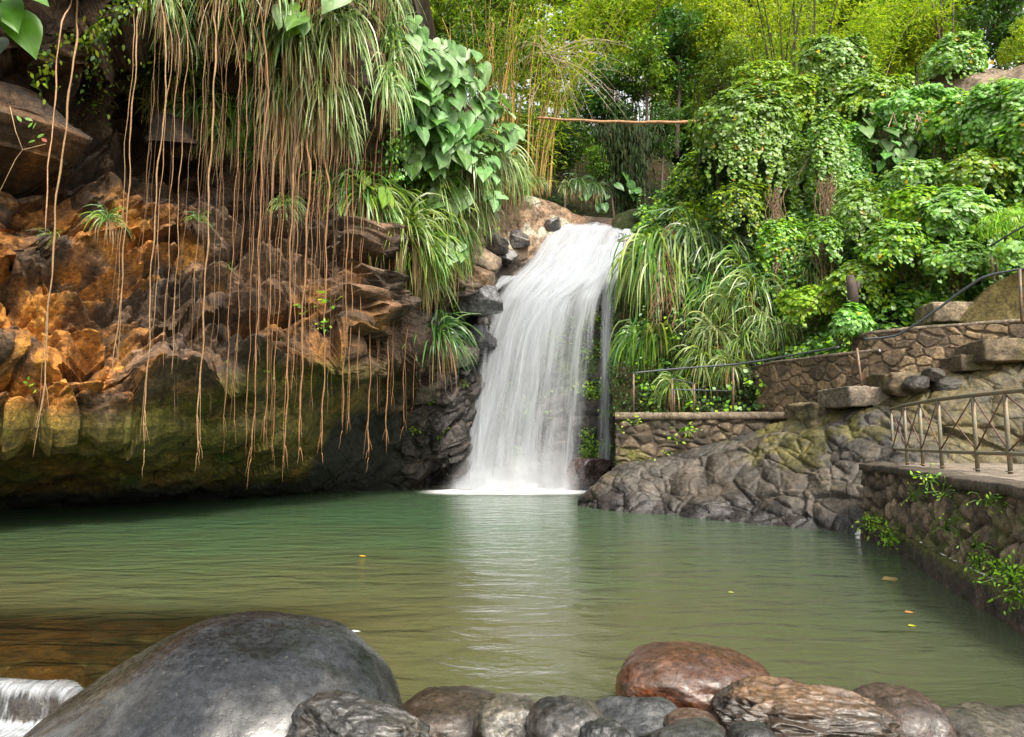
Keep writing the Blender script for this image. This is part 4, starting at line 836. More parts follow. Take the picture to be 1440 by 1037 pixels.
# --- stair blocks and slab
def block(name, px0, px1, py0, py1, D, dep, label, cat, col, seed, rz=0.0, amp=0.03):
    a = at(px0, py1, D); b = at(px1, py0, D); c = (a + b) / 2; d = np.abs(b - a); r_ = 24
    # rounded box grid
    V, Fc = ICO[5]; k = np.abs(V).max(1); Q = V / k[:, None]; Q = Q * 0.94 + V * 0.06
    L = Q * np.array([d[0] / 2, dep / 2, d[2] / 2]); L = L + V * (amp * fbm((L + seed) * 3, 4, seed) * 2 + amp * 0.6 * fbm((L + seed) * 10, 3, seed + 3))[:, None]
    cs, sn = math.cos(rz), math.sin(rz); L = np.stack([L[:, 0] * cs - L[:, 1] * sn, L[:, 0] * sn + L[:, 1] * cs, L[:, 2]], -1)
    n1 = fbm((L + c) * 2, 4, seed + 5); cl = cols(np.array(col) * 0.6, np.array(col) * 1.3, sst(-0.35, 0.35, n1)); cl = cols(cl, [0.06, 0.06, 0.012], sst(0.15, 0.4, fbm((L + c) * 1.3, 3, seed + 9)) * 0.6)
    o = mesh(name, L, Fc, M['stone'], cl); o.location = c + np.array([0, dep / 2, 0]); return tag(o, label, cat)
block('concrete_slab', 1188, 1268, 543, 572, 14.3, 1.3, 'weathered concrete slab below the foot of the short handrail post', 'slab', (0.17, 0.135, 0.10), 201, 0.12)
block('stone_step', 1262, 1385, 523, 556, 13.8, 1.3, 'rough dark stone step above the concrete slab', 'step', (0.10, 0.072, 0.04), 202, -0.1, 0.07)
block('stone_step', 1140, 1200, 566, 605, 15.2, 1.2, 'mossy broken stone step at the end of the platform wall', 'step', (0.09, 0.07, 0.035), 203, 0.1, 0.08)
block('stone_step', 1358, 1405, 498, 522, 13.3, 1.1, 'lowest of the square cut steps at the foot of the raised wall', 'step', (0.12, 0.085, 0.05), 204, -0.1)
block('stone_step', 1392, 1470, 476, 508, 12.9, 1.1, 'upper square cut step below the raised wall', 'step', (0.115, 0.085, 0.05), 205, -0.1)
block('stone_step', 1318, 1378, 424, 452, 14.9, 0.9, 'pale square step under the sloping plaster wall', 'step', (0.20, 0.155, 0.10), 206, -0.1)
for k, (px, py, r_, lab) in enumerate([(1287, 540, 0.24, 'round grey stone resting on the rough dark step'), (1312, 528, 0.20, 'grey stone jammed behind the round one on the rough dark step'), (1333, 545, 0.3, 'squat brown stone below the jammed grey stones')]):
    boulder('rock', at(px, py, 13.6 - 0.02 * k), (r_, r_, r_ * 0.7), lab, 'rock', col=((0.09, 0.075, 0.055), (0.17, 0.14, 0.11)), seed=210 + k, sub=5, cuts=4, mat='rock')

# --- handrails
def rail_obj(name, label, rails, posts_, cat='railing', m='rustpipe'):
    e = empty(name, tuple(posts_[0][0]), label, cat)
    for r_, rad in rails:
        b = MB(); b.tube(r_, rad, 10); reloc(b.build('rail', M['pipe'], e), e)
    for p, q in posts_:
        b = MB(); b.tube([p, (p + q) / 2, q], 0.026, 10); reloc(b.build('post', M[m], e), e)
    return e
def smooth_path(pts, n=8):
    P_ = np.array(pts); t_ = np.arange(len(P_)); q = np.linspace(0, len(P_) - 1, (len(P_) - 1) * n + 1); r_ = np.stack([np.interp(q, t_, P_[:, k]) for k in range(3)], -1)
    for _ in range(3): r_[1:-1] = (r_[:-2] + 2 * r_[1:-1] + r_[2:]) / 4
    return r_
top_r = [at(889, 525, 17.8), at(960, 518, 17.65), at(1031, 513, 17.4), at(1080, 506, 16.9), at(1130, 497, 16.2), at(1180, 488.5, 15.4)]
rail_obj('handrail', 'dark handrail on rusty posts running along the platform beside the fall', [(smooth_path(top_r), 0.024)], [(at(891, 582, 17.8), at(891, 525, 17.8)), (at(1031, 579, 17.4), at(1031, 513, 17.4))])
rail_obj('low_rail', 'short low rusty pipe gate frame standing behind the platform handrail', [(smooth_path([at(945, 533, 17.9), at(976, 540, 18.3)]), 0.018), (smooth_path([at(945, 548, 17.9), at(990, 549, 17.8), at(1030, 550, 17.5)]), 0.016)], [(at(945, 581, 17.9), at(945, 533, 17.9)), (at(976, 578, 18.3), at(976, 540, 18.3)), (at(948, 580, 18.0), at(948, 548, 18.0))])
st_r = [at(1215, 477, 14.6), at(1240, 475.5, 14.4), at(1262, 472, 14.2), at(1290, 455, 13.9), at(1320, 434, 13.6), at(1350, 411, 13.3), at(1380, 391, 13.0), at(1400, 385, 12.85), at(1440, 378, 12.5), at(1560, 355, 11.5)]
rail_obj('stair_handrail', 'long bent dark handrail climbing beside the raised stone wall', [(smooth_path(st_r), 0.024)], [(at(1212, 545, 14.3), at(1205, 490, 14.4)), (at(1437, 452, 12.5), at(1434, 379, 12.5))])
rail_obj('stair_handrail', 'short upper handrail with paired pale posts beside the dark hollow', [(smooth_path([at(1393, 346, 14.6), at(1398, 343, 14.5), at(1440, 318, 14.0), at(1540, 265, 13)]), 0.022)], [(at(1396, 396, 14.6), at(1394, 347, 14.6)), (at(1402, 394, 14.7), at(1399, 345, 14.5))])
# ================================================================ plants
def nrm_(a): return a / (np.linalg.norm(a, axis=-1)[..., None] + 1e-9)

def straps(rg, n, L, w, droop=1.0, spread=1.0, out=(0, -1, 0), seg=7, pal=None, e0=(0.0, 1.3), base=0.06):
    """n long blades springing from the origin, arching out and hanging"""
    az = rg.uniform(-1.9, 1.9, n) * spread; el = rg.uniform(e0[0], e0[1], n)
    o = np.asarray(out, float); s = np.cross([0, 0, 1.0], o)
    d = (np.cos(az) * np.cos(el))[:, None] * o + (np.sin(az) * np.cos(el))[:, None] * s + np.sin(el)[:, None] * np.array([0, 0, 1.0])
    ln = L * rg.uniform(0.55, 1.15, n); st = (ln / seg)[:, None]
    p = rg.normal(size=(n, 3)) * base * np.array([1, 0.6, 1]); pts = [p.copy()]; ds = []
    kink = rg.normal(size=(n, 3)) * 0.10
    for k in range(seg):
        ds.append(d.copy()); p = p + d * st; pts.append(p.copy())
        g = droop * (0.34 if k else 0.25) * (1 + 0.5 * rg.random((n, 1)))
        d = nrm_(d + np.array([0, 0, -1.0]) * g * (1.0 if k < 4 else 0.7) + kink * 0.5)
    ds.append(ds[-1]); pts = np.stack(pts, 1); ds = np.stack(ds, 1)
    roll = rg.normal(size=(n, 1, 3)) * 0.5; side = nrm_(np.cross(ds, np.array([0, 0, 1.0]) * 0.3 + o * 0.9 + roll))
    t = np.linspace(0, 1, seg + 1); wd = w * rg.uniform(0.7, 1.3, n)[:, None] * (np.minimum(1, 0.45 + 1.6 * t) * (1 - t ** 3) ** 0.8 + 0.04)[None]
    a = pts - side * wd[..., None] / 2; b = pts + side * wd[..., None] / 2
    V = np.stack([a, b], 2).reshape(-1, 3); k = np.arange(seg)[None] * 2 + (np.arange(n) * (seg + 1) * 2)[:, None]; k = k.ravel()
    Fc = np.stack([k, k + 1, k + 3, k + 2], -1)
    pal = np.asarray(pal, float); c = pal[rg.integers(0, len(pal), n)] * rg.uniform(0.75, 1.25, (n, 1))
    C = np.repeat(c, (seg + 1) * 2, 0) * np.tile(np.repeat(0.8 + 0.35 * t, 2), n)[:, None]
    return V, Fc, C

GREEN = [(0.10, 0.21, 0.02), (0.14, 0.26, 0.03), (0.06, 0.15, 0.03), (0.22, 0.30, 0.035), (0.25, 0.33, 0.11)]
PALEG = [(0.16, 0.26, 0.06), (0.22, 0.32, 0.11), (0.11, 0.22, 0.04), (0.34, 0.42, 0.20), (0.28, 0.32, 0.10)]
DRY = [(0.34, 0.24, 0.12), (0.26, 0.17, 0.085), (0.45, 0.36, 0.21), (0.20, 0.13, 0.06), (0.24, 0.21, 0.08)]
DARKG = [(0.045, 0.11, 0.02), (0.06, 0.14, 0.03), (0.035, 0.085, 0.025), (0.11, 0.18, 0.04)]

STRAP_PROTO = {}
def strap_proto(kind, var):
    key = (kind, var)
    if key in STRAP_PROTO: return STRAP_PROTO[key]
    rg = np.random.default_rng(hash(kind) % 1000 + var if False else {'green': 10, 'pale': 30, 'dark': 50, 'tuft': 70, 'dry': 90, 'mop': 110}[kind] + var)
    n, nd, pal, dr = {'mop': (150, 40, GREEN, 1.9), 'green': (105, 35, GREEN, 1.1), 'pale': (120, 42, PALEG, 1.15), 'dark': (110, 30, DARKG, 1.0), 'tuft': (46, 30, GREEN, 0.95), 'dry': (75, 85, PALEG, 1.3)}[kind]
    V, Fc, C = straps(rg, n, 1.0, 0.026, dr, 1.0, pal=pal, base=0.07)
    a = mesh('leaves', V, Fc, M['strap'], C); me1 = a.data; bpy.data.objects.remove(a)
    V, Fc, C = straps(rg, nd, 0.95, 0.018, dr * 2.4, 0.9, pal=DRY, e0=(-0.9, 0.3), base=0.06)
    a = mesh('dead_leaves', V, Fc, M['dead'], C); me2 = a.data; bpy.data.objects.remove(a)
    STRAP_PROTO[key] = (me1, me2); return STRAP_PROTO[key]

def strap_plant(p, L, kind, label, group, face=0.0, name='strap_leaf_plant', cat='plant', wide=1.0, rg=random):
    m1, m2 = strap_proto(kind, rg.randint(0, 3))
    e = empty(name, tuple(p), label, cat, group); e.rotation_euler = (rg.uniform(-0.1, 0.1), rg.uniform(-0.12, 0.12), face + rg.uniform(-0.4, 0.4)); e.scale = (L * wide, L * wide, L)
    for nm, me in (('leaves', m1), ('dead_leaves', m2)):
        o = bpy.data.objects.new(nm, me); COL.objects.link(o); o.parent = e
    return e

LC = 'strap leaved plants hanging from the cliff'
def on(net, px, py, out=0.1):
    P_, N_ = find(net, px, py); return P_ + N_ * out, N_
left_straps = [
 # px, py, len px, kind, label
 (140, 60, 62, 'tuft', 'small grassy tuft with a tan skirt alone near the cliff top'),
 (222, -14, 105, 'pale', None), (245, 2, 110, 'pale', None), (292, 8, 110, 'pale', None), (316, -12, 130, 'green', None), (338, 10, 110, 'pale', None),
 (226, 100, 78, 'green', 'green arching clump at the outer edge of the second tier of hanging plants'), (256, 92, 92, 'green', None), (322, 128, 70, 'tuft', None),
 (236, 176, 62, 'tuft', 'small green tuft hanging below the second tier between two thick roots'), (306, 168, 92, 'pale', None), (340, 186, 88, 'green', None), (352, 150, 70, 'tuft', None),
 (362, -16, 120, 'pale', None), (424, -14, 120, 'pale', None), (488, -20, 140, 'pale', None), (516, -10, 120, 'pale', None),
 (392, 42, 140, 'green', 'deep green clump crowning the long hanging curtain of strap leaves'), (420, 46, 150, 'pale', None), (474, 46, 150, 'pale', None), (522, 74, 110, 'pale', None),
 (388, 112, 130, 'green', None), (412, 120, 150, 'dry', None), (464, 116, 140, 'pale', None), (488, 110, 110, 'pale', None),
 (392, 172, 90, 'green', None), (420, 190, 90, 'dry', None), (470, 170, 90, 'pale', None), (378, 215, 60, 'tuft', None),
 (52, 368, 46, 'tuft', 'faded tuft on the orange rock behind the thickest outer root'), (118, 384, 52, 'tuft', 'bright arching tuft with white roots on a dark ledge over the orange rock'),
 (268, 372, 34, 'tuft', 'tiny green tuft on tan rock beside a thin root end'), (312, 410, 30, 'tuft', 'tiny sprig of strap leaves on the rock shelf right of a thick root'),
 (398, 352, 48, 'green', 'dark green tuft leaning through the dense bundle of roots'), (440, 326, 60, 'tuft', 'grey green tuft hanging beside the matted root ball'),
 (482, 282, 90, 'green', None), (500, 306, 130, 'green', None), (524, 322, 140, 'green', None), (546, 338, 140, 'green', None), (570, 348, 130, 'green', None), (592, 336, 120, 'green', None), (514, 352, 110, 'green', None), (540, 372, 100, 'green', None), (566, 384, 96, 'green', None), (468, 268, 80, 'tuft', None),
 (574, 474, 84, 'dark', 'isolated dark clump below the lower curtain, over the black hollow'),
 (588, 292, 90, 'green', None), (612, 268, 110, 'pale', None), (640, 236, 110, 'pale', None), (664, 214, 110, 'pale', None), (686, 226, 100, 'pale', None), (704, 244, 80, 'green', None), (640, 282, 90, 'pale', None), (616, 320, 80, 'green', None), (668, 262, 70, 'green', None), (716, 262, 56, 'green', None), (630, 340, 56, 'green', None)]
rr_ = random.Random(5)
for k, (px, py, ln, kind, lab) in enumerate(left_straps):
    p, N_ = on('cliff', px, py, 0.15); L = ln / F * p[1] * (0.78 if py < 30 and px < 530 else 0.9)
    fa_ = math.atan2(N_[0], -N_[1]); fa_ = max(-0.5, min(1.0, fa_))
    if lab is None:
        lab = ('pale drooping strap leaved plant in the tangled fringe along the brow of the cliff' if py < 30 and px < 530 else
               'strap leaved plant in the second and third tiers under the brow fringe' if px < 370 and py > 90 else
               'strap leaved plant within the long thick curtain hanging in the middle of the cliff' if px < 532 and py < 260 else
               'strap leaved plant in the lower curtain under the small bright heart leaves' if py >= 292 and px < 600 else
               'strap leaved plant under the big heart leaves, above the boulders left of the fall')
    strap_plant(p, L * (1.15 if 460 < px < 610 and py > 260 else 1), kind, lab, LC, fa_, rg=rr_, wide=rr_.uniform(0.6, 0.85) if ln > 100 else 0.9)

# ---------------------------------------------------------------- leaf templates
def leaf_tpl(kind):
    if kind == 'taro':
        rows = [(-0.30, 0.08, 0.26), (-0.16, 0.05, 0.38), (0.0, 0, 0.43), (0.2, 0, 0.42), (0.42, 0, 0.35), (0.65, 0, 0.23), (0.85, 0, 0.10), (1.0, 0, 0.005)]
        V = []; C = []
        for sgn in (-1, 1):
            for i, (v_, x0, x1) in enumerate(rows):
                for q in (0, 0.5, 1):
                    x = x0 + (x1 - x0) * q; z = 0.30 * x - 0.35 * x * x * 2 - 0.18 * v_ * v_ + (0.012 * (-1) ** i if q == 0.5 else 0)
                    V.append((sgn * x, v_, z)); C.append(1.25 if q == 0 else (0.92 + 0.12 * (i % 2)))
        Fc = []
        for s in (0, 1):
            b = s * 24
            for i in range(7):
                for j in range(2):
                    a = b + i * 3 + j; f = [a, a + 1, a + 4, a + 3]; Fc.append(f if s else f[::-1])
        return np.array(V), np.array(Fc), np.array(C)
    if kind == 'heart':
        V = np.array([(0, 0.05, 0), (0, 0.5, 0.05), (0, 1, -0.08), (-0.34, -0.08, 0.0), (-0.5, 0.3, 0.0), (-0.28, 0.72, -0.02), (0.34, -0.08, 0.0), (0.5, 0.3, 0.0), (0.28, 0.72, -0.02)])
        return V, np.array([(0, 4, 3), (0, 1, 4), (1, 5, 4), (1, 2, 5), (0, 6, 7), (0, 7, 1), (1, 7, 8), (1, 8, 2)]), np.ones(9)
    if kind == 'oval':
        V = np.array([(0, 0, 0), (-0.24, 0.35, 0.02), (0.24, 0.35, 0.02), (-0.17, 0.75, 0), (0.17, 0.75, 0), (0, 1.05, -0.08)]); return V, np.array([(0, 2, 1), (1, 2, 4), (1, 4, 3), (3, 4, 5)]), np.ones(6)
    if kind == 'lance':
        V = np.array([(0, 0, 0), (-0.075, 0.35, 0.0), (0.075, 0.35, 0.0), (0, 1.0, -0.15)]); return V, np.array([(0, 2, 1), (1, 2, 3)]), np.ones(4)
TPL = {k: leaf_tpl(k) for k in ('taro', 'heart', 'oval', 'lance')}

def scatter(kind, pos, nor, tip, size, colr):
    V, Fc, tc = TPL[kind]; pos = np.asarray(pos, float); n = len(pos)
    nor = nrm_(np.asarray(nor, float)); tip = np.asarray(tip, float); tip = nrm_(tip - nor * (tip * nor).sum(-1)[:, None]); sd = np.cross(tip, nor)
    size = np.broadcast_to(size, (n,))
    P = pos[:, None] + size[:, None, None] * (V[None, :, 0:1] * sd[:, None] + V[None, :, 1:2] * tip[:, None] + V[None, :, 2:3] * nor[:, None])
    Fx = (Fc[None] + (np.arange(n) * len(V))[:, None, None]).reshape(-1, Fc.shape[1])
    C = colr[:, None] * tc[None, :, None]
    return P.reshape(-1, 3), Fx, C.reshape(-1, 3)

def pick(rg, pal, n, var=0.25):
    pal = np.asarray(pal, float); return pal[rg.integers(0, len(pal), n)] * rg.uniform(1 - var, 1 + var, (n, 1))

# ---------------------------------------------------------------- big heart leaved plants
TARO = [(0.09, 0.20, 0.04), (0.14, 0.27, 0.08), (0.10, 0.21, 0.06), (0.20, 0.33, 0.14)]
LIME = [(0.14, 0.30, 0.02), (0.20, 0.36, 0.03), (0.11, 0.23, 0.03)]
def heart_plant(p, N_, nleaf, size, spread, label, pal, seed, group=None, cat='plant', name='elephant_ear_plant'):
    rg = np.random.default_rng(seed); e = empty(name, tuple(p), label, cat, group)
    a = rg.uniform(0, 2 * math.pi, nleaf); r = np.sqrt(rg.uniform(0.02, 1, nleaf)) * spread
    N_ = np.array([N_[0] * 0.6, -abs(N_[1]) - 0.3, 0.25]); N_ /= np.linalg.norm(N_); s = nrm_(np.cross([0, 0, 1.0], N_)); u = np.cross(N_, s)
    pos = (np.cos(a) * r)[:, None] * s + (np.sin(a) * r)[:, None] * u + N_ * (0.12 + 0.30 * rg.random((nleaf, 1)))
    nor = N_ + 0.35 * np.array([0, 0, 1.0]) + rg.normal(size=(nleaf, 3)) * 0.28; tip = np.array([0, -0.25, -1.0]) + rg.normal(size=(nleaf, 3)) * np.array([0.32, 0.15, 0.2])
    sz = size * rg.uniform(0.6, 1.15, nleaf); V, Fc, C = scatter('taro', pos, nor, tip, sz, pick(rg, pal, nleaf, 0.2))
    mesh('leaves', V, Fc, M['glossleaf'], C, parent=e)
    b = MB()
    for q in pos:
        b.tube([-N_ * 0.1, q * 0.5 + np.array([0, 0, 0.10]), q + np.array([0, 0, 0.02])], 0.012, 5, (0.10, 0.16, 0.04), cap=False)
    b.build('stems', M['leaf'], e); return e
GH = 'heart leaved plants on the cliff bulge'
hp = [(562, 82, 7, 'topmost heart leaved plant, standing upright against the forest'), (596, 96, 8, None), (634, 106, 8, None), (572, 132, 8, None), (608, 140, 9, None), (650, 148, 7, None), (586, 176, 9, None), (622, 184, 9, None), (660, 188, 7, None),
      (548, 166, 5, 'heart leaved plant hanging at the cliff side of the bulge over bare roots'), (566, 216, 7, 'lowest inner heart leaved plant, its leaves hanging over the bare root strands'), (602, 220, 8, None), (638, 226, 8, None), (606, 262, 6, 'lowest heart leaved plant of the bulge, above the drooping strap leaves'), (646, 258, 5, None), (674, 170, 5, None), (530, 128, 3, 'few leaved heart plant between the long curtain and the bulge')]
for k, (px, py, n, lab) in enumerate(hp):
    p, N_ = on('cliff', px, py, 0.45); heart_plant(p, N_, n + 8, 0.54, 0.66, lab or 'large heart leaved plant inside the dense green bulge beside the forest', TARO, 300 + k, GH)
for k, (px, py, n, sz, lab, pal) in enumerate([(392, 10, 4, 0.62, 'pale heart leaved plant tucked in the brow fringe above the long curtain', TARO), (418, 36, 3, 0.55, 'small yellowish heart leaved plant just below the brow fringe', LIME), (474, 12, 5, 0.7, 'large silvery heart leaves at the brow above the curtain', TARO), (356, 52, 2, 0.5, 'two small heart leaves by the dark hollow under the brow', TARO),
      (484, 276, 6, 0.42, 'light green leafy plant on top of the lower hanging curtain', LIME), (498, 316, 6, 0.45, 'heart leaved plant halfway down the lower curtain', TARO), (560, 346, 7, 0.48, 'bright lobed leaves on the right end of the lower curtain', LIME), (590, 352, 7, 0.5, 'glossy lobed leaves at the edge of the lower curtain near the boulders', TARO), (540, 318, 4, 0.4, 'small light green leaves between the two bright leafy plants', LIME), (530, 276, 2, 0.36, 'two yellowing leaves hanging in front of bare root strands', [(0.3, 0.28, 0.06)])]):
    p, N_ = on('cliff', px, py, 0.5); heart_plant(p, N_, n, sz, 0.38, lab, pal, 340 + k, 'small heart leaved plants on the cliff')

# near leaf spray in the corner
e = empty('leaf_spray', tuple(at(-60, 40, 6.5)), 'spray of big bright ribbed leaves hanging in at the top corner close by', 'plant')
rg = np.random.default_rng(3); pts = np.array([at(2, 2, 6.5), at(28, 30, 6.6), at(-6, 60, 6.7), at(12, -30, 6.4), at(-30, 20, 6.3)]) - np.array(e.location)
nn = np.array([(0.3, -1, 0.5), (0.5, -1, 0.3), (0.1, -1, 0.5), (0.2, -1, 0.6), (0, -1, 0.6)]); tt_ = np.array([(0.45, 0, -0.8), (0.4, 0, -0.8), (0.1, 0, -1), (0.6, 0, -0.4), (0.2, 0, -1)])
V, Fc, C = scatter('taro', pts, nn, tt_, np.array([0.42, 0.42, 0.3, 0.5, 0.5]), np.array([(0.07, 0.22, 0.012), (0.08, 0.24, 0.015), (0.03, 0.06, 0.02), (0.07, 0.2, 0.015), (0.03, 0.08, 0.01)])); mesh('leaves', V, Fc, M['leaf'], C, parent=e)
b = MB(); [b.tube([pts[4] + np.array([-0.3, 0.05, 0.3]), (pts[4] + q) / 2 + np.array([0, 0.05, 0.1]), q], 0.008, 5, (0.12, 0.2, 0.04)) for q in pts[:4]]; b.build('stems', M['leaf'], e)
e = empty('twig', tuple(at(22, 260, 9.5)), 'thin bare twig with two tiny leaf sprigs in front of the dark rock', 'twig')
O = np.array(e.location); tw = lambda *a: [at(x, y, d) - O for x, y, d in a]
b = MB(); b.tube(tw((-30, 330, 9.6), (22, 224, 9.5), (32, 211, 9.5), (64, 203, 9.4)), 0.006, 5, (0.3, 0.2, 0.1)); b.tube(tw((32, 211, 9.5), (22, 185, 9.5), (14, 150, 9.5)), 0.005, 5, (0.3, 0.2, 0.1)); b.build('stem', M['bark'], e)
q = np.array(tw((34, 166, 9.5), (40, 180, 9.5), (46, 182, 9.5), (30, 172, 9.5), (52, 194, 9.4), (50, 198, 9.4), (66, 200, 9.4))); V, Fc, C = scatter('oval', q, np.array([(0, -1, 0.5)] * 7) + rg.normal(size=(7, 3)) * 0.3, rg.normal(size=(7, 3)) + np.array([0.5, 0, 0]), 0.11, np.array([(0.12, 0.28, 0.04)] * 6 + [(0.35, 0.10, 0.07)])); mesh('leaves', V, Fc, M['leaf'], C, parent=e)

# ---------------------------------------------------------------- aerial roots
RB = (0.20, 0.10, 0.04); RG = (0.19, 0.115, 0.06)
def root(px, py, D, ytop, r, label, group, seed, col=RB, lean=0.0, fray=3):
    rg = np.random.default_rng(seed); b0 = at(px, py, D); a, y, z = ray(px, ytop); zt = CAMZ + z * D / y
    H = zt - b0[2]; n = max(10, int(H / 0.22)); t = np.linspace(0, 1, n)
    ph = rg.uniform(0, 9, 4); X_ = 0.045 * np.sin(t * H * 0.9 + ph[0]) * t + 0.018 * np.sin(t * H * 3.1 + ph[1]) + 0.010 * np.sin(t * H * 7 + ph[3]) + lean * t * H
    Y_ = 0.05 * np.sin(t * H * 0.8 + ph[2]) * t
    P = np.stack([X_, Y_, t * H], -1)
    px2 = px + (px - 720) * 0.0; tgt = find('cliff', px + (P[-1, 0] / D * F * 0.5), ytop)[0] - b0; w_ = sst(0.72, 1.0, t)[:, None] if H > 3 else sst(0.3, 1, t)[:, None]; P = P + w_ * np.array([min(0.5, max(-0.5, tgt[0] - P[-1, 0])), max(0, tgt[1] + 0.05 - P[-1, 1]), 0]); rad = r * (0.75 + 0.35 * t) * (1 + 0.18 * np.sin(t * H * 5 + ph[1]) + 0.12 * np.sin(t * H * 13 + ph[2])); rad[0] *= 0.3
    mb = MB(); mb.tube(P, rad, 6, col)
    for k in range(fray):   # frayed ends and side strands
        h0 = rg.uniform(0.05, 0.9) if k < fray - 1 else rg.uniform(1.0, 2.2); h0 = min(h0, H * 0.6); i0 = int(h0 / H * (n - 1)); s = P[i0]
        ln = rg.uniform(0.25, 0.6) if k < fray - 1 else h0 * 0.9; dx = rg.uniform(-0.10, 0.10)
        q = np.linspace(0, 1, 7)[:, None]; pt = s + np.array([dx, rg.uniform(-0.05, 0.05), 0]) * q ** 0.6 + np.array([0, 0, -ln]) * q + rg.normal(size=(7, 3)) * 0.008 * q
        mb.tube(pt, r * 0.5 * (1 - 0.7 * q[:, 0]), 5, np.array(col) * rg.uniform(0.8, 1.3))
    o = mb.build('aerial_root', M['root']); o.location = b0; return tag(o, label, 'aerial root', group)
GA = 'aerial roots hanging from the cliff brow'
main_roots = [(56, 598, 11.2, -60, 0.030, 'thick pale root at the outer end of the cliff, doubled along its upper half', 5, 0.012),
 (158, 540, 11.4, -60, 0.021, 'second long root from the outer end, ending over orange rock', 3, 0.02), (164, 440, 11.5, -60, 0.012, 'thin reddish root hanging straight just before the second long root', 1, 0.004),
 (201, 632, 11.6, -60, 0.024, 'long frayed root whose rusty tip reaches the mossy undercut, third in the row', 5, 0.0), (216, 476, 12.0, -60, 0.014, None, 2, 0), (228, 520, 12.1, -60, 0.013, None, 2, 0), (240, 530, 12.2, -60, 0.015, 'yellowish root with a pointed tip over the tan rock', 2, 0), (272, 446, 12.4, -60, 0.010, None, 1, 0),
 (276, 637, 12.3, -60, 0.030, 'thickest root left of the dense bundle, dropping below the rock lip', 5, 0.004), (315, 620, 12.9, -60, 0.014, None, 3, 0), (328, 608, 13, -60, 0.013, None, 2, 0), (345, 626, 13.2, -60, 0.014, None, 3, 0), (354, 644, 13.2, -60, 0.022, 'frayed heavy root at the outer edge of the dense bundle', 5, 0),
 (371, 633, 13.6, 120, 0.015, None, 3, 0), (383, 640, 13.7, 120, 0.013, None, 3, 0), (373, 563, 13.5, 100, 0.011, None, 1, 0), (400, 641, 13.9, 120, 0.026, 'root with a reddish branching tip in the middle of the dense bundle', 6, 0), (411, 560, 13.9, 120, 0.015, None, 2, 0), (421, 629, 14.1, 120, 0.034, 'stout pale root formed of several merged strands', 4, 0), (434, 520, 14.3, 140, 0.012, None, 2, 0),
 (452, 637, 14.8, 150, 0.030, 'stout root with a blunt hairy end past the merged one', 4, 0), (446, 480, 14.7, 170, 0.011, None, 1, 0), (481, 606, 15.6, 60, 0.022, 'first of two straight parallel roots', 2, 0), (489, 613, 15.7, 60, 0.019, 'second of two straight parallel roots, ending in a rounded tip', 2, 0), (503, 545, 16.0, 120, 0.013, None, 1, 0),
 (517, 644, 16.6, 70, 0.028, 'knotty dark root hanging lowest under the lower curtain', 5, 0), (530, 578, 17, 120, 0.013, None, 2, 0), (543, 629, 17.1, 120, 0.028, 'twisted root beside the isolated dark clump', 4, 0), (551, 578, 17.2, 140, 0.013, None, 2, 0), (567, 600, 18.2, 430, 0.017, 'root falling through the isolated dark clump', 3, 0), (580, 572, 18.4, 420, 0.011, None, 2, 0), (603, 480, 19.4, 300, 0.017, 'short root against the boulders left of the fall', 2, 0), (618, 560, 20, 400, 0.009, 'thin reddish root nearest to the falling water', 2, 0),
 (629, 430, 19.7, 330, 0.012, None, 1, 0)]
for k, (px, py, D, yt, r, lab, fr, ln) in enumerate(main_roots):
    root(px, py, D, yt, r * (0.55 if px < 350 else 0.66), lab or 'thin brown root hanging among the others', GA, 400 + k, col=RB if px > 300 else (0.23, 0.135, 0.065), lean=ln, fray=fr)
# doubled strand on the first root
root(62, 330, 11.15, -60, 0.012, 'thin strand running beside the upper half of the thick outermost root', GA, 470, (0.34, 0.2, 0.11), 0.006, 1)
rq = np.random.default_rng(77)
for k in range(88):
    g = k % 5
    px = [rq.uniform(190, 300), rq.uniform(300, 365), rq.uniform(345, 425), rq.uniform(400, 475), rq.uniform(470, 575)][g]
    D = float(np.interp(px, [190, 300, 400, 480, 575], [12.0, 12.9, 14.0, 15.6, 17.8])) + rq.uniform(-0.25, 0.5)
    py = rq.uniform(260, 600) if g < 4 else rq.uniform(330, 560); yt = float(np.interp(px, [190, 340, 380, 480, 520, 575], [-60, -50, 100, 60, 120, 220])) + rq.uniform(-30, 30)
    if py - yt < 60: py = yt + 120
    if g < 2 and k % 2: continue
    root(px, py, D, yt, rq.uniform(0.003, 0.0075) * (0.7 if px < 345 else 1), 'thin root strand in the hanging bundles, one among many alike', GA + ', thin strands', 500 + k, col=tuple(np.array(RG if rq.random() < 0.5 else RB) * rq.uniform(0.3, 1.1)), fray=int(rq.integers(0, 3)), lean=rq.uniform(-0.01, 0.01))
for k, (px, py) in enumerate([(430, 270), (436, 300), (452, 290), (395, 250)]):   # matted root balls
    p, N_ = on('cliff', px, py, 0.35); mb = MB(); rg = np.random.default_rng(600 + k)
    for j in range(46):
        a = rg.normal(size=3) * 0.16; bq = rg.normal(size=3) * 0.16; cq = rg.normal(size=3) * 0.2; q = np.linspace(0, 1, 6)[:, None]; mb.tube(a * (1 - q) ** 2 + 2 * q * (1 - q) * cq + bq * q ** 2 + np.array([0, 0, -0.25]) * q, 0.007, 4, np.array((0.22, 0.13, 0.07)) * rg.uniform(0.6, 1.3), cap=False)
    o = mb.build('root_mat', M['root']); o.location = p; tag(o, ['matted ball of brown rootlets above the lower curtain', 'tangled reddish rootlets left of the light green leafy plant', 'loose nest of rootlets next to the grey green tuft', 'brown rootlet mat under the long curtain'][k], 'roots')
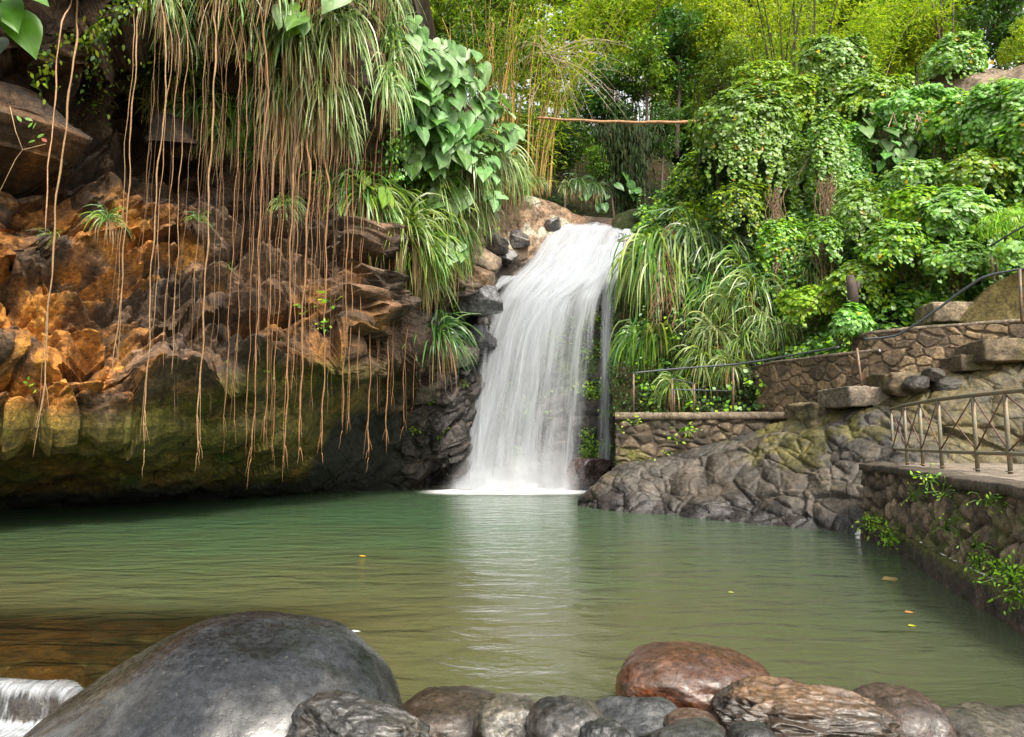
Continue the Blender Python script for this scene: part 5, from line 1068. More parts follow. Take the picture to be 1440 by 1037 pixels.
# ================================================================ right bank
VINE = [(0.12, 0.28, 0.03), (0.17, 0.35, 0.05), (0.25, 0.44, 0.14), (0.21, 0.38, 0.02), (0.36, 0.52, 0.25)]
LIMEV = [(0.22, 0.40, 0.015), (0.30, 0.48, 0.02), (0.12, 0.26, 0.02), (0.28, 0.38, 0.03)]
DEEP = [(0.035, 0.10, 0.015), (0.05, 0.13, 0.02), (0.07, 0.16, 0.025)]
YEL = [(0.6, 0.42, 0.02), (0.55, 0.28, 0.02)]
def mound(px, py, D, rad, n, size, label, pal=VINE, seed=0, kind='heart', strands=0, slen=1.2, name='vine_mound', cat='vine', group=None, yel=0.012, stems=14, lump=0.28):
    c = at(px, py, D); rg = np.random.default_rng(seed); rad = np.asarray(rad, float); e = empty(name, tuple(c), label, cat, group)
    d = nrm_(rg.normal(size=(n, 3))); d[:, 1] = -np.abs(d[:, 1]) * np.where(rg.random(n) < 0.85, 1, -1); d[:, 2] = np.where(d[:, 2] < -0.55, -d[:, 2], d[:, 2])
    L0 = d * (1 + lump * 1.6 * fbm(d * 1.7 + seed, 3, seed) + lump * 0.8 * fbm(d * 4.5 + seed, 2, seed + 2))[:, None]
    pos = L0 * rad * np.where(rg.random(n) < 0.72, rg.uniform(0.93, 1.04, n), rg.uniform(0.6, 0.93, n))[:, None]
    nor = d * 0.9 + np.array([0, -0.15, 0.55]) + rg.normal(size=(n, 3)) * 0.33; tip = np.array([0, -0.2, -1.0]) + d * 0.25 + rg.normal(size=(n, 3)) * 0.35
    sz = size * rg.uniform(0.65, 1.2, n); cl = pick(rg, pal, n)
    if strands:
        sp = []; 
        for k in range(strands):
            a = rg.uniform(-1, 1); st = np.array([a * rad[0] * 0.95, -rad[1] * (1 - a * a) ** 0.5 * 0.9, -rad[2] * rg.uniform(0.1, 0.6)]); ln = slen * rg.uniform(0.3, 1.0); m = int(ln / (size * 0.30))
            h = np.linspace(0, 1, m); sp.append(st + np.stack([0.05 * np.sin(h * 9 + k) + rg.normal(size=m) * size * 0.35, rg.normal(size=m) * size * 0.3, -h * ln], -1))
        sp = np.concatenate(sp); m = len(sp); pos = np.concatenate([pos, sp]); nor = np.concatenate([nor, np.array([0, -1, 0.45]) + rg.normal(size=(m, 3)) * 0.35]); tip = np.concatenate([tip, np.array([0, -0.1, -1]) + rg.normal(size=(m, 3)) * 0.3])
        sz = np.concatenate([sz, size * rg.uniform(0.6, 1.05, m)]); cl = np.concatenate([cl, pick(rg, pal, m)])
    y = rg.random(len(pos)) < yel; cl[y] = pick(rg, YEL, int(y.sum()))
    V, Fc, C = scatter(kind, pos, nor, tip, sz, cl); mesh('foliage', V, Fc, M['leaf'], C, parent=e)
    if stems:
        b = MB()
        for k in range(stems):
            q = np.linspace(0, 1, 7)[:, None]; s = rg.uniform(-0.8, 0.8, 3) * rad * np.array([1, 0.4, 1]); t_ = np.array([s[0] + rg.normal() * 0.3, 0.2, -rad[2] * 1.0 - slen * rg.uniform(0.1, 0.8) * (1 if strands else 0.2)])
            b.tube(s * (1 - q) + t_ * q + rg.normal(size=(7, 3)) * 0.04, 0.012, 4, (0.12, 0.075, 0.045), cap=False)
        b.build('stems', M['bark'], e)
    return e
GV = 'vine mounds on the bank'
mounds = [
 (1168, 98, 22.5, (1.15, 1.1, 1.05), 1500, 0.20, 'highest rounded vine mound, standing over the brown stem column', VINE, 26, 3.4, GV),
 (1120, 140, 22.6, (0.9, 0.9, 0.65), 900, 0.18, 'yellow green vine shoulder beside the highest mound', LIMEV, 10, 1.2, GV),
 (1075, 118, 25.0, (1.4, 1.0, 0.5), 900, 0.18, 'low lime green vine ridge behind the broad drooping mound', LIMEV, 0, 1, GV),
 (1052, 178, 21.6, (1.6, 1.2, 1.0), 2100, 0.20, 'broad drooping blue green vine mound nearest the brown pole', VINE, 30, 2.2, GV),
 (1222, 146, 21.5, (1.2, 1.0, 0.7), 1300, 0.19, 'bright vine brow right of the highest mound', VINE + LIMEV, 16, 1.0, GV),
 (1290, 160, 20.2, (1.3, 1.0, 0.55), 1300, 0.19, 'long vine brow over the leafy hollow, dead twigs beneath it', VINE, 14, 0.8, GV),
 (1336, 92, 23.5, (0.95, 0.9, 0.95), 950, 0.20, 'dark green rounded vine mound standing apart against the pale rock slope', VINE, 8, 0.6, GV),
 (1345, 175, 18.8, (1.0, 1.0, 0.7), 1000, 0.18, 'vine hummock between the leafy hollow and the tall vine wall', VINE + LIMEV, 12, 1.2, GV),
 (1408, 170, 17.6, (1.0, 1.0, 0.95), 1500, 0.19, 'tall vine wall at the frame edge under the pale rock slope', VINE, 24, 2.2, GV),
 (1470, 190, 16.6, (1.2, 1.0, 1.3), 1500, 0.19, 'last vine mound, cut off by the frame edge', VINE, 20, 2.0, GV),
 (1342, 312, 16.0, (0.95, 0.8, 0.75), 1300, 0.19, 'round leafy bush above the plaster wall of the steps', VINE, 8, 0.8, GV),
 (1290, 300, 16.6, (0.8, 0.7, 0.6), 900, 0.16, 'lime leafy bush beside the round one', LIMEV, 8, 0.7, GV),
 (1262, 350, 16.3, (0.85, 0.7, 0.55), 900, 0.16, 'spreading light green bush below the lime one', LIMEV + VINE, 6, 0.6, GV),
 (1345, 370, 15.6, (0.8, 0.6, 0.4), 700, 0.17, 'low leafy skirt under the round bush above the steps', VINE, 6, 0.4, GV),
 (1196, 455, 15.8, (0.42, 0.35, 0.40), 330, 0.17, 'small pale shrub growing on top of the curved wall', VINE, 0, 1, GV),
 (1100, 345, 19.8, (0.8, 0.6, 0.7), 700, 0.16, 'leafy bush with yellow spots left of the brown stem column', LIMEV + VINE, 12, 1.2, GV),
 (1040, 290, 20.8, (0.9, 0.7, 0.8), 800, 0.16, 'mid green bush under the broad drooping mound', LIMEV + DEEP, 12, 1.0, GV),
 (1208, 300, 18.3, (0.7, 0.6, 0.8), 700, 0.16, 'vine bush right of the brown stem column', VINE, 12, 1.0, GV),
 (1140, 430, 17.6, (0.9, 0.6, 0.45), 700, 0.15, 'low bright bush over the curved wall', LIMEV, 6, 0.5, GV),
 (1205, 395, 16.9, (0.8, 0.6, 0.45), 700, 0.15, 'light green leafy heap beside the dark stump', LIMEV + VINE, 6, 0.5, GV),
 (1280, 255, 18.2, (0.8, 0.7, 0.5), 700, 0.17, 'leafy heap at the foot of the shaded hollow', VINE, 8, 0.6, GV),
 (1370, 250, 17.0, (0.8, 0.7, 0.6), 800, 0.17, 'leafy bush between the tall vine wall and the round bush', LIMEV + VINE, 8, 0.7, GV),
 (975, 255, 23.2, (0.8, 0.7, 0.8), 700, 0.16, 'dark green bush beside the hanging dark creeper', DEEP + LIMEV, 8, 1.0, GV),
 (968, 308, 22.6, (0.6, 0.5, 0.5), 500, 0.14, 'small yellowish bush on the ledge right of the fall lip', LIMEV, 6, 0.8, GV),
 (1010, 230, 23.0, (0.8, 0.7, 0.6), 600, 0.17, 'shaded bush just under the end of the brown pole', DEEP, 6, 1.0, GV),
 (1130, 238, 21.0, (0.6, 0.4, 0.9), 600, 0.17, 'vine drape left of the brown stem column', VINE, 16, 2.2, GV),
 (1163, 190, 19.9, (0.5, 0.35, 0.7), 500, 0.18, 'vine curtain draping over the top of the brown stem column', VINE, 22, 2.2, GV),
 (1160, 330, 18.0, (0.38, 0.2, 0.45), 220, 0.16, 'small leafy cluster clinging halfway down the brown stem column', VINE, 6, 0.6, GV),
 (1195, 215, 20.6, (0.55, 0.4, 0.9), 600, 0.18, 'vine drape right of the brown stem column', VINE, 14, 2.0, GV)]
for k, (px, py, D, rad, n, sz, lab, pal, st, sl, gr) in enumerate(mounds):
    mound(px, py, D, rad, int(n * 2.6), sz * 0.68, lab, pal, 700 + k * 7, 'heart', int(st * 1.4), sl, group=gr)
mound(1425, 318, 14.6, (0.7, 0.5, 0.35), 1500, 0.16, 'lime green feathery fern patch at the frame edge above the handrail', LIMEV, 905, 'lance', 0, name='fern_patch', cat='fern', stems=0)
mound(1425, 352, 13.9, (0.5, 0.4, 0.15), 160, 0.14, 'small leafy plants hanging over the dark hollow', VINE, 906, 'heart', 10, 0.35, name='leafy_plant', cat='plant', stems=0)
for k, (px, py, D, n, sz, lab) in enumerate([(1232, 190, 20.3, 9, 0.5, 'broad leaved plant in the shaded hollow, its leaves pale'), (1262, 200, 20.0, 8, 0.5, 'broad leaved plant deep in the shaded hollow'), (1250, 232, 19.6, 7, 0.42, 'broad leaved plant at the bottom of the shaded hollow'), (880, 268, 26, 7, 0.45, 'dull broad leaved plant above the fall lip'), (835, 285, 26.6, 6, 0.4, 'small broad leaved plant in the shade above the fall lip')]):
    p = at(px, py, D); heart_plant(p, np.array([0, -1, 0.3]), n, sz, 0.6, lab, TARO if k < 3 else DEEP, 920 + k, 'broad leaved plants')

GR = 'strap leaved plants on the bank'
right_straps = [
 (918, 388, 104, 'mop', 'strap leaved plant at the fall side of the great shaggy clump'), (932, 372, 128, 'mop', 'largest pale centre of the great shaggy clump by the fall'), (960, 368, 128, 'mop', 'strap leaved plant at the bank side of the great shaggy clump'), (944, 400, 110, 'mop', 'lower middle of the great shaggy clump'), (984, 356, 120, 'dark', 'narrow dark plant beside the great shaggy clump'),
 (906, 486, 92, 'mop', 'hanging clump just above the end post of the platform handrail'), (934, 482, 84, 'mop', 'second hanging clump above the platform handrail'), (896, 474, 56, 'dark', 'small dark clump beside the thin strand of water'),
 (1022, 376, 110, 'dark', None), (1042, 398, 110, 'green', None), (1008, 424, 100, 'green', None), (1034, 446, 100, 'green', None), (1062, 430, 100, 'green', None), (1082, 462, 90, 'pale', None), (1012, 486, 90, 'pale', None), (1046, 496, 80, 'green', None), (1098, 478, 70, 'green', None), (1080, 410, 80, 'dark', None), (1120, 468, 50, 'green', None),
 (956, 556, 62, 'green', 'clump growing behind the short rusty gate frame'), (992, 520, 90, 'green', 'clump drooping over the low pipe beside the platform handrail'), (1028, 530, 60, 'green', 'low clump between the handrail post and the curved wall'),
 (1004, 268, 84, 'dark', 'dark clump hanging beneath the shaded bush'), (1150, 392, 70, 'green', None), (1175, 300, 60, 'green', 'thin clump in the vines beside the brown stem column'), (1170, 420, 62, 'green', None), (1150, 450, 50, 'green', None),
 (1236, 408, 56, 'green', 'clump on the bank above the raised stone wall'), (1262, 398, 62, 'pale', 'whitish clump above the raised stone wall'), (1290, 390, 50, 'green', 'clump near the sloping handrail'), (1222, 440, 48, 'green', 'clump right behind the small pale shrub'), (1315, 385, 40, 'dark', 'small dark clump under the leafy skirt'),
 (816, 262, 44, 'dark', 'small clump in the shade above the pale boulder of the fall'), (838, 268, 40, 'dark', 'second small clump above the fall lip'), (800, 266, 36, 'green', 'small clump behind the pale boulder of the fall'), (752, 258, 40, 'green', 'grassy clump at the forest edge left of the fall lip')]
for k, (px, py, ln, kind, lab) in enumerate(right_straps):
    if px < 870: p = at(px, py, 26.5); N_ = np.array([0, -1, 0])
    else: p, N_ = on('bank', px, py, 0.3)
    strap_plant(p, ln / F * p[1] * (1.0 if kind == 'mop' else 0.82), kind, lab or 'strap leaved plant in the shaggy thicket between the fall and the curved wall', GR, max(-0.8, min(0.3, math.atan2(N_[0], -N_[1]))), rg=rr_, wide=0.85)
# brown dead stem column
def stemcol(name, p0, p1, n, wid, r, label, seed, col):
    rg = np.random.default_rng(seed); mb = MB()
    for k in range(n):
        q = np.linspace(0, 1, 14)[:, None]; a = p0 + rg.normal(size=3) * np.array([wid, wid * 0.5, 0.2]); b = p1 + rg.normal(size=3) * np.array([wid * 1.7, wid * 0.5, 0.35]); b = a + (b - a) * rg.uniform(0.5, 1)
        mb.tube((a * (1 - q) + b * q + np.concatenate([np.sin(q * rg.uniform(5, 26) + k) * 0.09, np.cos(q * 9 + k) * 0.06, 0 * q], 1)) - p0, r * rg.uniform(0.5, 1.3), 5, np.array(col) * rg.uniform(0.5, 1.3), cap=False)
    o = mb.build(name, M['bark']); o.location = p0; return tag(o, label, 'vine')
stemcol('dead_vine_column', at(1164, 190, 20.4), at(1163, 415, 18.0), 44, 0.15, 0.008, 'column of brown dead vine stems hanging under the highest vine mound', 31, (0.15, 0.085, 0.045))
stemcol('dead_vine_column', at(1090, 270, 20.4), at(1100, 400, 18.8), 24, 0.14, 0.012, 'thinner curtain of brown dead stems left of the main stem column', 32, (0.15, 0.09, 0.055))
stemcol('dead_vine_column', at(945, 330, 21.8), at(935, 470, 20.2), 34, 0.2, 0.010, 'reddish dry stems behind the great shaggy clump', 33, (0.2, 0.11, 0.06))
# stump
o = mound(1199, 398, 15.9, (0.1, 0.1, 0.1), 8, 0.12, 'x', DEEP, 7, stems=0) if False else None
b = MB(); b.tube([at(1200, 432, 15.9) - at(1200, 432, 15.9), at(1199, 410, 15.9) - at(1200, 432, 15.9), at(1195, 388, 15.9) - at(1200, 432, 15.9)], np.array([0.13, 0.12, 0.09]), 10, (0.05, 0.035, 0.028)); b.tube([at(1204, 410, 15.85) - at(1200, 432, 15.9), at(1208, 396, 15.9) - at(1200, 432, 15.9)], 0.05, 8, (0.06, 0.04, 0.03))
o = b.build('stump', M['bark']); o.location = at(1200, 432, 15.9); tag(o, 'dark rotten stump behind the small pale shrub', 'stump')
# dead twigs under the vine brow
for k, (px, py) in enumerate([(1256, 158), (1278, 160), (1296, 166)]):
    p = at(px, py, 19.4); b = MB(); q = np.linspace(0, 1, 7)[:, None]; rg = np.random.default_rng(k); b.tube(q * np.array([-0.18, 0, -0.5]) + np.sin(q * 4) * 0.05, 0.016, 5, (0.3, 0.22, 0.16)); b.tube(q * np.array([0.1, 0, -0.35]) + np.array([0, 0, -0.1]) * q, 0.010, 5, (0.3, 0.22, 0.16))
    o = b.build('dead_twig', M['bark']); o.location = p; tag(o, ['pale hanging dead twig nearest the highest mound', 'pale hanging dead twig in the middle of the hollow edge', 'pale forked dead twig under the long vine brow'][k], 'twig')

# ground cover that nobody could count
def cover(name, net, n, xr, yr, kind, size, pal, seed, label, lift=0.1, dens=None):
    P_, N_, X_, Y_ = NETS[net]; rg = np.random.default_rng(seed); m = (X_ > xr[0]) & (X_ < xr[1]) & (Y_ > yr[0]) & (Y_ < yr[1]); idx = np.flatnonzero(m)
    if dens is not None:
        w_ = np.clip(dens(P_.reshape(-1, 3)[idx]), 0, 1); idx = idx[rg.random(len(idx)) < w_]
    k = rg.choice(idx, n); p = P_.reshape(-1, 3)[k] + rg.normal(size=(n, 3)) * 0.07; nn_ = N_.reshape(-1, 3)[k]
    p = p + nn_ * (lift * rg.random((n, 1)) ** 0.6 * (1.2 + 1.5 * fbm(p * 0.9, 3, seed))[:, None])
    V, Fc, C = scatter(kind, p, nn_ + np.array([0, -0.1, 0.5]) + rg.normal(size=(n, 3)) * 0.4, np.array([0, -0.2, -1]) + rg.normal(size=(n, 3)) * 0.5, size * rg.uniform(0.6, 1.3, n), pick(rg, pal, n, 0.3)); o = mesh(name, V, Fc, M['leaf'], C); return tag(o, label, 'undergrowth', kind='stuff')
cover('undergrowth', 'bank', 56000, (900, 1560), (90, 600), 'heart', 0.11, LIMEV + VINE + DEEP + DEEP, 61, 'mixed small leaved undergrowth covering the bank between the bushes', 0.45, lambda p: (1 - 0.93 * sst(7.6, 6.4, p[:, 2]) * sst(8.4, 7.2, p[:, 0])) * (1 - 0.97 * sst(10.6, 11.4, p[:, 2]) * sst(11.5, 12.5, p[:, 0])))
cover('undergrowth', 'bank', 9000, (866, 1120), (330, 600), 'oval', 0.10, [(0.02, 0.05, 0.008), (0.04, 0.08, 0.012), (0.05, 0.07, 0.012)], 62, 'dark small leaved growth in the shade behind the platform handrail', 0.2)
cover('undergrowth', 'cliff', 5200, (700, 925), (300, 660), 'heart', 0.07, LIMEV + DEEP, 63, 'tiny wet leaves and moss on the rock face behind the falling water', 0.05, lambda p: sst(0.05, 0.25, fbm(p * 0.7, 3, 64)) * sst(-0.4, 0.9, p[:, 0]) * sst(6.6, 5.6, p[:, 2]))
cover('undergrowth', 'cliff', 6000, (500, 760), (-20, 330), 'oval', 0.13, LIMEV + DEEP + VINE, 65, 'small leaved growth covering the rock between the heart leaved plants', 0.4, lambda p: sst(6.6, 7.6, p[:, 2]) * sst(-1.1, -2.0, p[:, 0]))
cover('undergrowth', 'cliff', 2500, (-20, 520), (-60, 60), 'oval', 0.10, LIMEV + DEEP, 66, 'small leaved growth along the brow of the cliff', 0.4)

# ================================================================ forest behind
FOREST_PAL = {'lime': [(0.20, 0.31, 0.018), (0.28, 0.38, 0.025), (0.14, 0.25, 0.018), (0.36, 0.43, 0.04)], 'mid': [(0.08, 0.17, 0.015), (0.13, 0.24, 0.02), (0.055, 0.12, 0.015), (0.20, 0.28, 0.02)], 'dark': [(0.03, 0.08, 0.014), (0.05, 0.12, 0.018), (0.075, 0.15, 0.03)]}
TREE = {}
def tree_proto(kind, var, rx=2.6, rz=2.8, n=5200, size=0.26, tpl='oval'):
    key = (kind, var, tpl)
    if key in TREE: return TREE[key]
    rg = np.random.default_rng(len(TREE) * 13 + 5); K = 70
    d = nrm_(rg.normal(size=(K, 3))); cc = d * (rg.random((K, 1)) ** 0.45) * np.array([rx, rx * 0.8, rz]); cc[:, 2] += rz * 0.2
    rr0 = rg.uniform(0.35, 0.8, K); k = rg.integers(0, K, n); dd = nrm_(rg.normal(size=(n, 3))); dd[:, 2] = np.abs(dd[:, 2]) * np.where(rg.random(n) < 0.75, 1, -1)
    pos = cc[k] + dd * (rr0[k] * rg.uniform(0.7, 1.05, n))[:, None] * np.array([1.15, 1.15, 0.6]); nor = dd * 0.7 + np.array([0, 0, 0.5]) + rg.normal(size=(n, 3)) * 0.45; tip = dd * 0.8 + np.array([0, 0, -0.45]) + rg.normal(size=(n, 3)) * 0.5
    V, Fc, C = scatter(tpl, pos, nor, tip, size * rg.uniform(0.6, 1.3, n) * (1.5 if tpl == 'lance' else 1), pick(rg, FOREST_PAL[kind], n) * (0.85 + 0.3 * rg.random(K))[k][:, None])
    a = mesh('crown', V, Fc, M['bambooleaf'] if kind == 'lime' else M['leaf'], C); m1 = a.data; bpy.data.objects.remove(a)
    mb = MB(); H = rz * 2.4; q = np.linspace(0, 1, 12); ph = rg.uniform(0, 6)
    tr = np.stack([0.25 * np.sin(q * 3 + ph), 0.2 * np.cos(q * 2.3 + ph), -H + q * (H + rz * 0.6)], -1); mb.tube(tr, 0.16 * (1.05 - q * 0.8), 8, (0.09, 0.065, 0.045))
    for j in range(16):
        t0 = cc[rg.integers(0, K)]; i0 = int(rg.integers(5, 11)); s = tr[i0]; qq = np.linspace(0, 1, 6)[:, None]; mb.tube(s * (1 - qq) + t0 * qq + np.array([0, 0, 0.25]) * np.sin(qq * 3.1), 0.05 * (1 - 0.8 * qq[:, 0]), 5, (0.09, 0.065, 0.045), cap=False)
    a = mb.build('trunk', M['bark']); m2 = a.data; bpy.data.objects.remove(a); TREE[key] = (m1, m2); return TREE[key]
def tree(px, py, D, s, kind, var, label, group='forest trees behind the fall', rz=None, tpl='oval', name='tree'):
    m1, m2 = tree_proto(kind, var, tpl=tpl); e = empty(name, tuple(at(px, py, D)), label, 'tree', group); e.scale = (s, s, s); e.rotation_euler = (0, 0, random.uniform(0, 6.28) if rz is None else rz)
    for nm, me in (('crown', m1), ('trunk', m2)):
        o = bpy.data.objects.new(nm, me); COL.objects.link(o); o.parent = e
    return e
rt = random.Random(9)
# far tiers: fill the slope right up to the sky
for (y0, D, s, step, kinds, xr, lab) in [
    (-60, 62, 2.6, 150, ['lime', 'mid', 'lime'], (380, 1010), 'far tree high on the slope behind the bamboo'), (60, 56, 2.4, 140, ['mid', 'lime'], (420, 1010), 'far tree halfway up the slope behind the bamboo'),
    (-70, 60, 2.5, 130, ['lime', 'lime', 'mid'], (1170, 1580), 'far yellow green tree above the vine mounds'), (50, 50, 2.0, 120, ['lime', 'lime'], (1180, 1400), 'far lime tree seen just over the vine mounds'), (-90, 66, 2.4, 110, ['lime'], (1020, 1160), 'far lime tree behind the dark bamboo, sky showing through')]:
    x = xr[0]
    while x < xr[1]:
        tree(x + rt.uniform(-25, 25), y0 + rt.uniform(-25, 25), D + rt.uniform(-3, 3), s * rt.uniform(0.85, 1.15), rt.choice(kinds), rt.randint(0, 1), lab, 'far forest trees: ' + lab); x += step
for q_, (px, py, D, kd) in enumerate([(1030, 70, 50, 'lime'), (1075, 150, 46, 'mid'), (1105, 20, 58, 'lime'), (1120, 180, 47, 'lime'), (1150, 90, 54, 'mid'), (1180, 160, 44, 'lime'), (1060, 0, 60, 'mid'), (985, 150, 44, 'mid'), (1015, 190, 42, 'mid'), (1250, 20, 52, 'lime'), (1330, 0, 52, 'mid')]):
    tree(px, py, D, 1.35 if D < 48 else 1.7, kd, q_ % 2, 'tree behind the dark bamboo and the vine mounds, closing most of the sky', 'trees behind the dark bamboo')
for q_, px in enumerate(range(600, 1010, 58)):
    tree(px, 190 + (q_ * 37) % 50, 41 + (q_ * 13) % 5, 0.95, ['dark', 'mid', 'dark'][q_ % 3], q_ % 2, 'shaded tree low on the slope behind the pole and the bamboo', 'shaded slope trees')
for (px, py, D, s, kind, lab) in [(560, 30, 32, 0.75, 'lime', 'lime crowned tree rising behind the topmost heart leaved plant'), (612, 40, 34, 0.8, 'mid', 'green tree just behind the cliff bulge'), (660, 90, 31, 0.55, 'dark', 'dark bushy tree beside the cliff bulge'), (725, 215, 30, 0.5, 'mid', 'low bush at the forest edge above the pale boulder'), (790, 215, 30.5, 0.55, 'dark', 'dark bush under the brown pole'), (850, 150, 31, 0.7, 'dark', 'dark tree behind the middle of the brown pole'),
    (905, 110, 30, 0.65, 'mid', 'green tree above the pole with pale glossy leaves'), (950, 85, 31, 0.7, 'dark', 'blue green tree standing over the end of the pole'), (850, 20, 33, 0.9, 'lime', 'feathery lime tree high above the pole'), (930, 0, 34, 1.0, 'lime', 'lime tree high above the blue green tree'), (1000, 60, 31, 0.7, 'lime', 'lime tree leaning over the broad drooping vine mound'), (1020, 110, 29, 0.5, 'mid', 'small green tree behind the broad drooping vine mound'), (930, 190, 28.5, 0.4, 'dark', 'dark bush behind the hanging creeper'), (860, 235, 29.5, 0.42, 'mid', 'low bush in the gully above the fall lip'), (760, 100, 34, 0.8, 'mid', 'green tree within the bamboo thicket'), (700, 30, 36, 1.0, 'mid', 'green tree high behind the bamboo thicket'), (1240, 70, 33, 0.8, 'lime', 'glowing lime tree behind the highest vine mound'), (1290, 60, 32, 0.6, 'lime', 'glowing lime tree behind the separate round vine mound'),
    (1420, 50, 30, 0.8, 'dark', 'large dark tree at the frame edge above the pale rocks'), (1395, 10, 33, 0.9, 'mid', 'green tree behind the large dark one'), (1440, 75, 26, 0.4, 'lime', 'bright low bush on the pale rock slope')]:
    tree(px, py, D, s, kind, rt.randint(0, 1), lab)

def bamboo(px, py, D, n, H, lean, label, seed, leafpal='lime', leaves=2600, spread=0.9, culm=(0.20, 0.17, 0.05), lsize=0.34, r=0.035):
    base_p = at(px, py, D); e = empty('bamboo_clump', tuple(base_p), label, 'bamboo', 'bamboo clumps'); rg = np.random.default_rng(seed); ends = []
    for k in range(n):
        a = rg.uniform(0, 6.28); b0 = np.array([math.cos(a), math.sin(a), 0]) * rg.uniform(0.05, spread); h = H * rg.uniform(0.7, 1.1); q = np.linspace(0, 1, 16); ln = lean + rg.normal() * 0.14; ly = rg.normal() * 0.1 - 0.05
        P = b0 + np.stack([ln * h * q ** 1.8 + b0[0] * q, ly * h * q ** 2 + b0[1] * q, h * q - 0.16 * h * q ** 3.2], -1)
        mb = MB(); rr = r * rg.uniform(0.7, 1.2) * (1 - 0.75 * q); rr = rr * (1 + 0.0 * q); mb.tube(P, rr, 7, np.array(culm) * rg.uniform(0.55, 1.35)); mb.build('culm', M['bark'], e); ends.append(P)
    E = np.array(ends); k = rg.integers(0, n, leaves); t = rg.random(leaves) ** 0.55 * 15; i = t.astype(int).clip(0, 14); f = (t - i)[:, None]; pos = E[k, i] * (1 - f) + E[k, i + 1] * f
    tw = rg.integers(0, 60, leaves); tv = nrm_(np.random.default_rng(seed + 1).normal(size=(n * 60, 3)) + np.array([0, 0, 0.15]))[k * 60 + tw]; dist = rg.random((leaves, 1)) ** 0.7 * 0.85; pos = pos + tv * dist + np.array([0, 0, -0.35]) * dist ** 2 + rg.normal(size=(leaves, 3)) * 0.07
    V, Fc, C = scatter('lance', pos, np.array([0, 0, 1.0]) + rg.normal(size=(leaves, 3)) * 0.5, tv * 0.8 + np.array([0, 0, -0.6]) + rg.normal(size=(leaves, 3)) * 0.4, lsize * rg.uniform(0.6, 1.2, leaves), pick(rg, FOREST_PAL[leafpal], leaves)); mesh('foliage', V, Fc, M['bambooleaf'], C, parent=e); return e
bamboo(672, 262, 27.4, 22, 9.5, 0.02, 'upright bamboo clump standing just past the cliff bulge', 51, 'mid', 1700, 0.8, (0.30, 0.18, 0.06))
bamboo(712, 275, 27.2, 26, 9.5, 0.04, 'golden stemmed bamboo clump rising above the pale boulder of the fall', 52, 'mid', 1700, 0.9, (0.42, 0.26, 0.07))
bamboo(752, 275, 27.6, 20, 9, 0.14, 'leaning bamboo clump whose stems cross behind the brown pole', 53, 'lime', 2200, 0.8, (0.34, 0.22, 0.07))
bamboo(800, 240, 32, 12, 11, 0.22, 'long bamboo arching over the pole toward the vine mounds', 54, 'lime', 4500, 0.7, (0.22, 0.17, 0.07))
bamboo(900, 200, 34, 14, 11, 0.10, 'feathery bamboo behind the blue green tree', 55, 'lime', 5000, 1.2, (0.2, 0.17, 0.06))
bamboo(1010, 200, 33, 14, 11, 0.03, 'dark stemmed bamboo behind the broad drooping vine mound', 56, 'lime', 3400, 1.3, (0.10, 0.08, 0.035))
bamboo(1105, 230, 34, 22, 13, 0.02, 'tall dark bamboo with sky between its stems', 57, 'lime', 5200, 1.7, (0.05, 0.045, 0.02), r=0.055)
bamboo(1140, 250, 36, 16, 13, -0.02, 'second tall dark bamboo clump with sky between its stems', 58, 'lime', 3800, 1.6, (0.06, 0.05, 0.02), r=0.055)
bamboo(1215, 200, 30, 7, 8.5, 0.14, 'sparse slanting bamboo behind the highest vine mound', 59, 'lime', 3200, 0.5, (0.14, 0.14, 0.05))
bamboo(1335, 130, 31, 5, 9, -0.06, 'few slender stems rising behind the separate round vine mound', 60, 'lime', 1800, 0.5, (0.10, 0.07, 0.05), r=0.09)

# forest undergrowth
rg = np.random.default_rng(88); n = 26000; x_ = rg.uniform(-12, 22, n); y_ = 26 + rg.random(n) ** 1.5 * 24; ii = ((x_ + 45) / 95 * 189).astype(int); jj = ((y_ - 25.5) / 74.5 * 149).astype(int); z_ = gz[jj, ii]
pz = np.stack([x_, y_, z_ + rg.random(n) * 0.55 * (1 + 1.2 * fbm(np.stack([x_ * 0.7, y_ * 0.7, 0 * x_], -1), 2, 5))], -1)
m = ~((x_ > 0.8) & (x_ < 5.0) & (y_ < 27.5)); pz = pz[m]; n = len(pz)
V, Fc, C = scatter('oval', pz, np.array([0, -0.5, 0.8]) + rg.normal(size=(n, 3)) * 0.45, np.array([0, -0.4, -0.6]) + rg.normal(size=(n, 3)) * 0.6, 0.22 * rg.uniform(0.5, 1.3, n), pick(rg, FOREST_PAL['mid'] + FOREST_PAL['dark'] + FOREST_PAL['dark'], n)); tag(mesh('forest_undergrowth', V, Fc, M['leaf'], C), 'leafy undergrowth on the forest floor above the fall', 'undergrowth', kind='stuff')

# the pole across the gully
p0, p1 = at(755, 166, 25.5), at(1006, 171, 24.2); q = np.linspace(0, 1, 24)[:, None]; b = MB(); b.tube((p0 * (1 - q) + p1 * q + np.concatenate([0 * q, 0 * q, -0.10 * np.sin(q * math.pi) + 0.015 * np.sin(q * 30)], 1)) - p0, 0.045 + 0.02 * q[:, 0], 9, (0.36, 0.20, 0.10))
o = b.build('pole', M['bark']); o.location = p0; tag(o, 'long brown pole spanning the gully above the waterfall', 'pole')
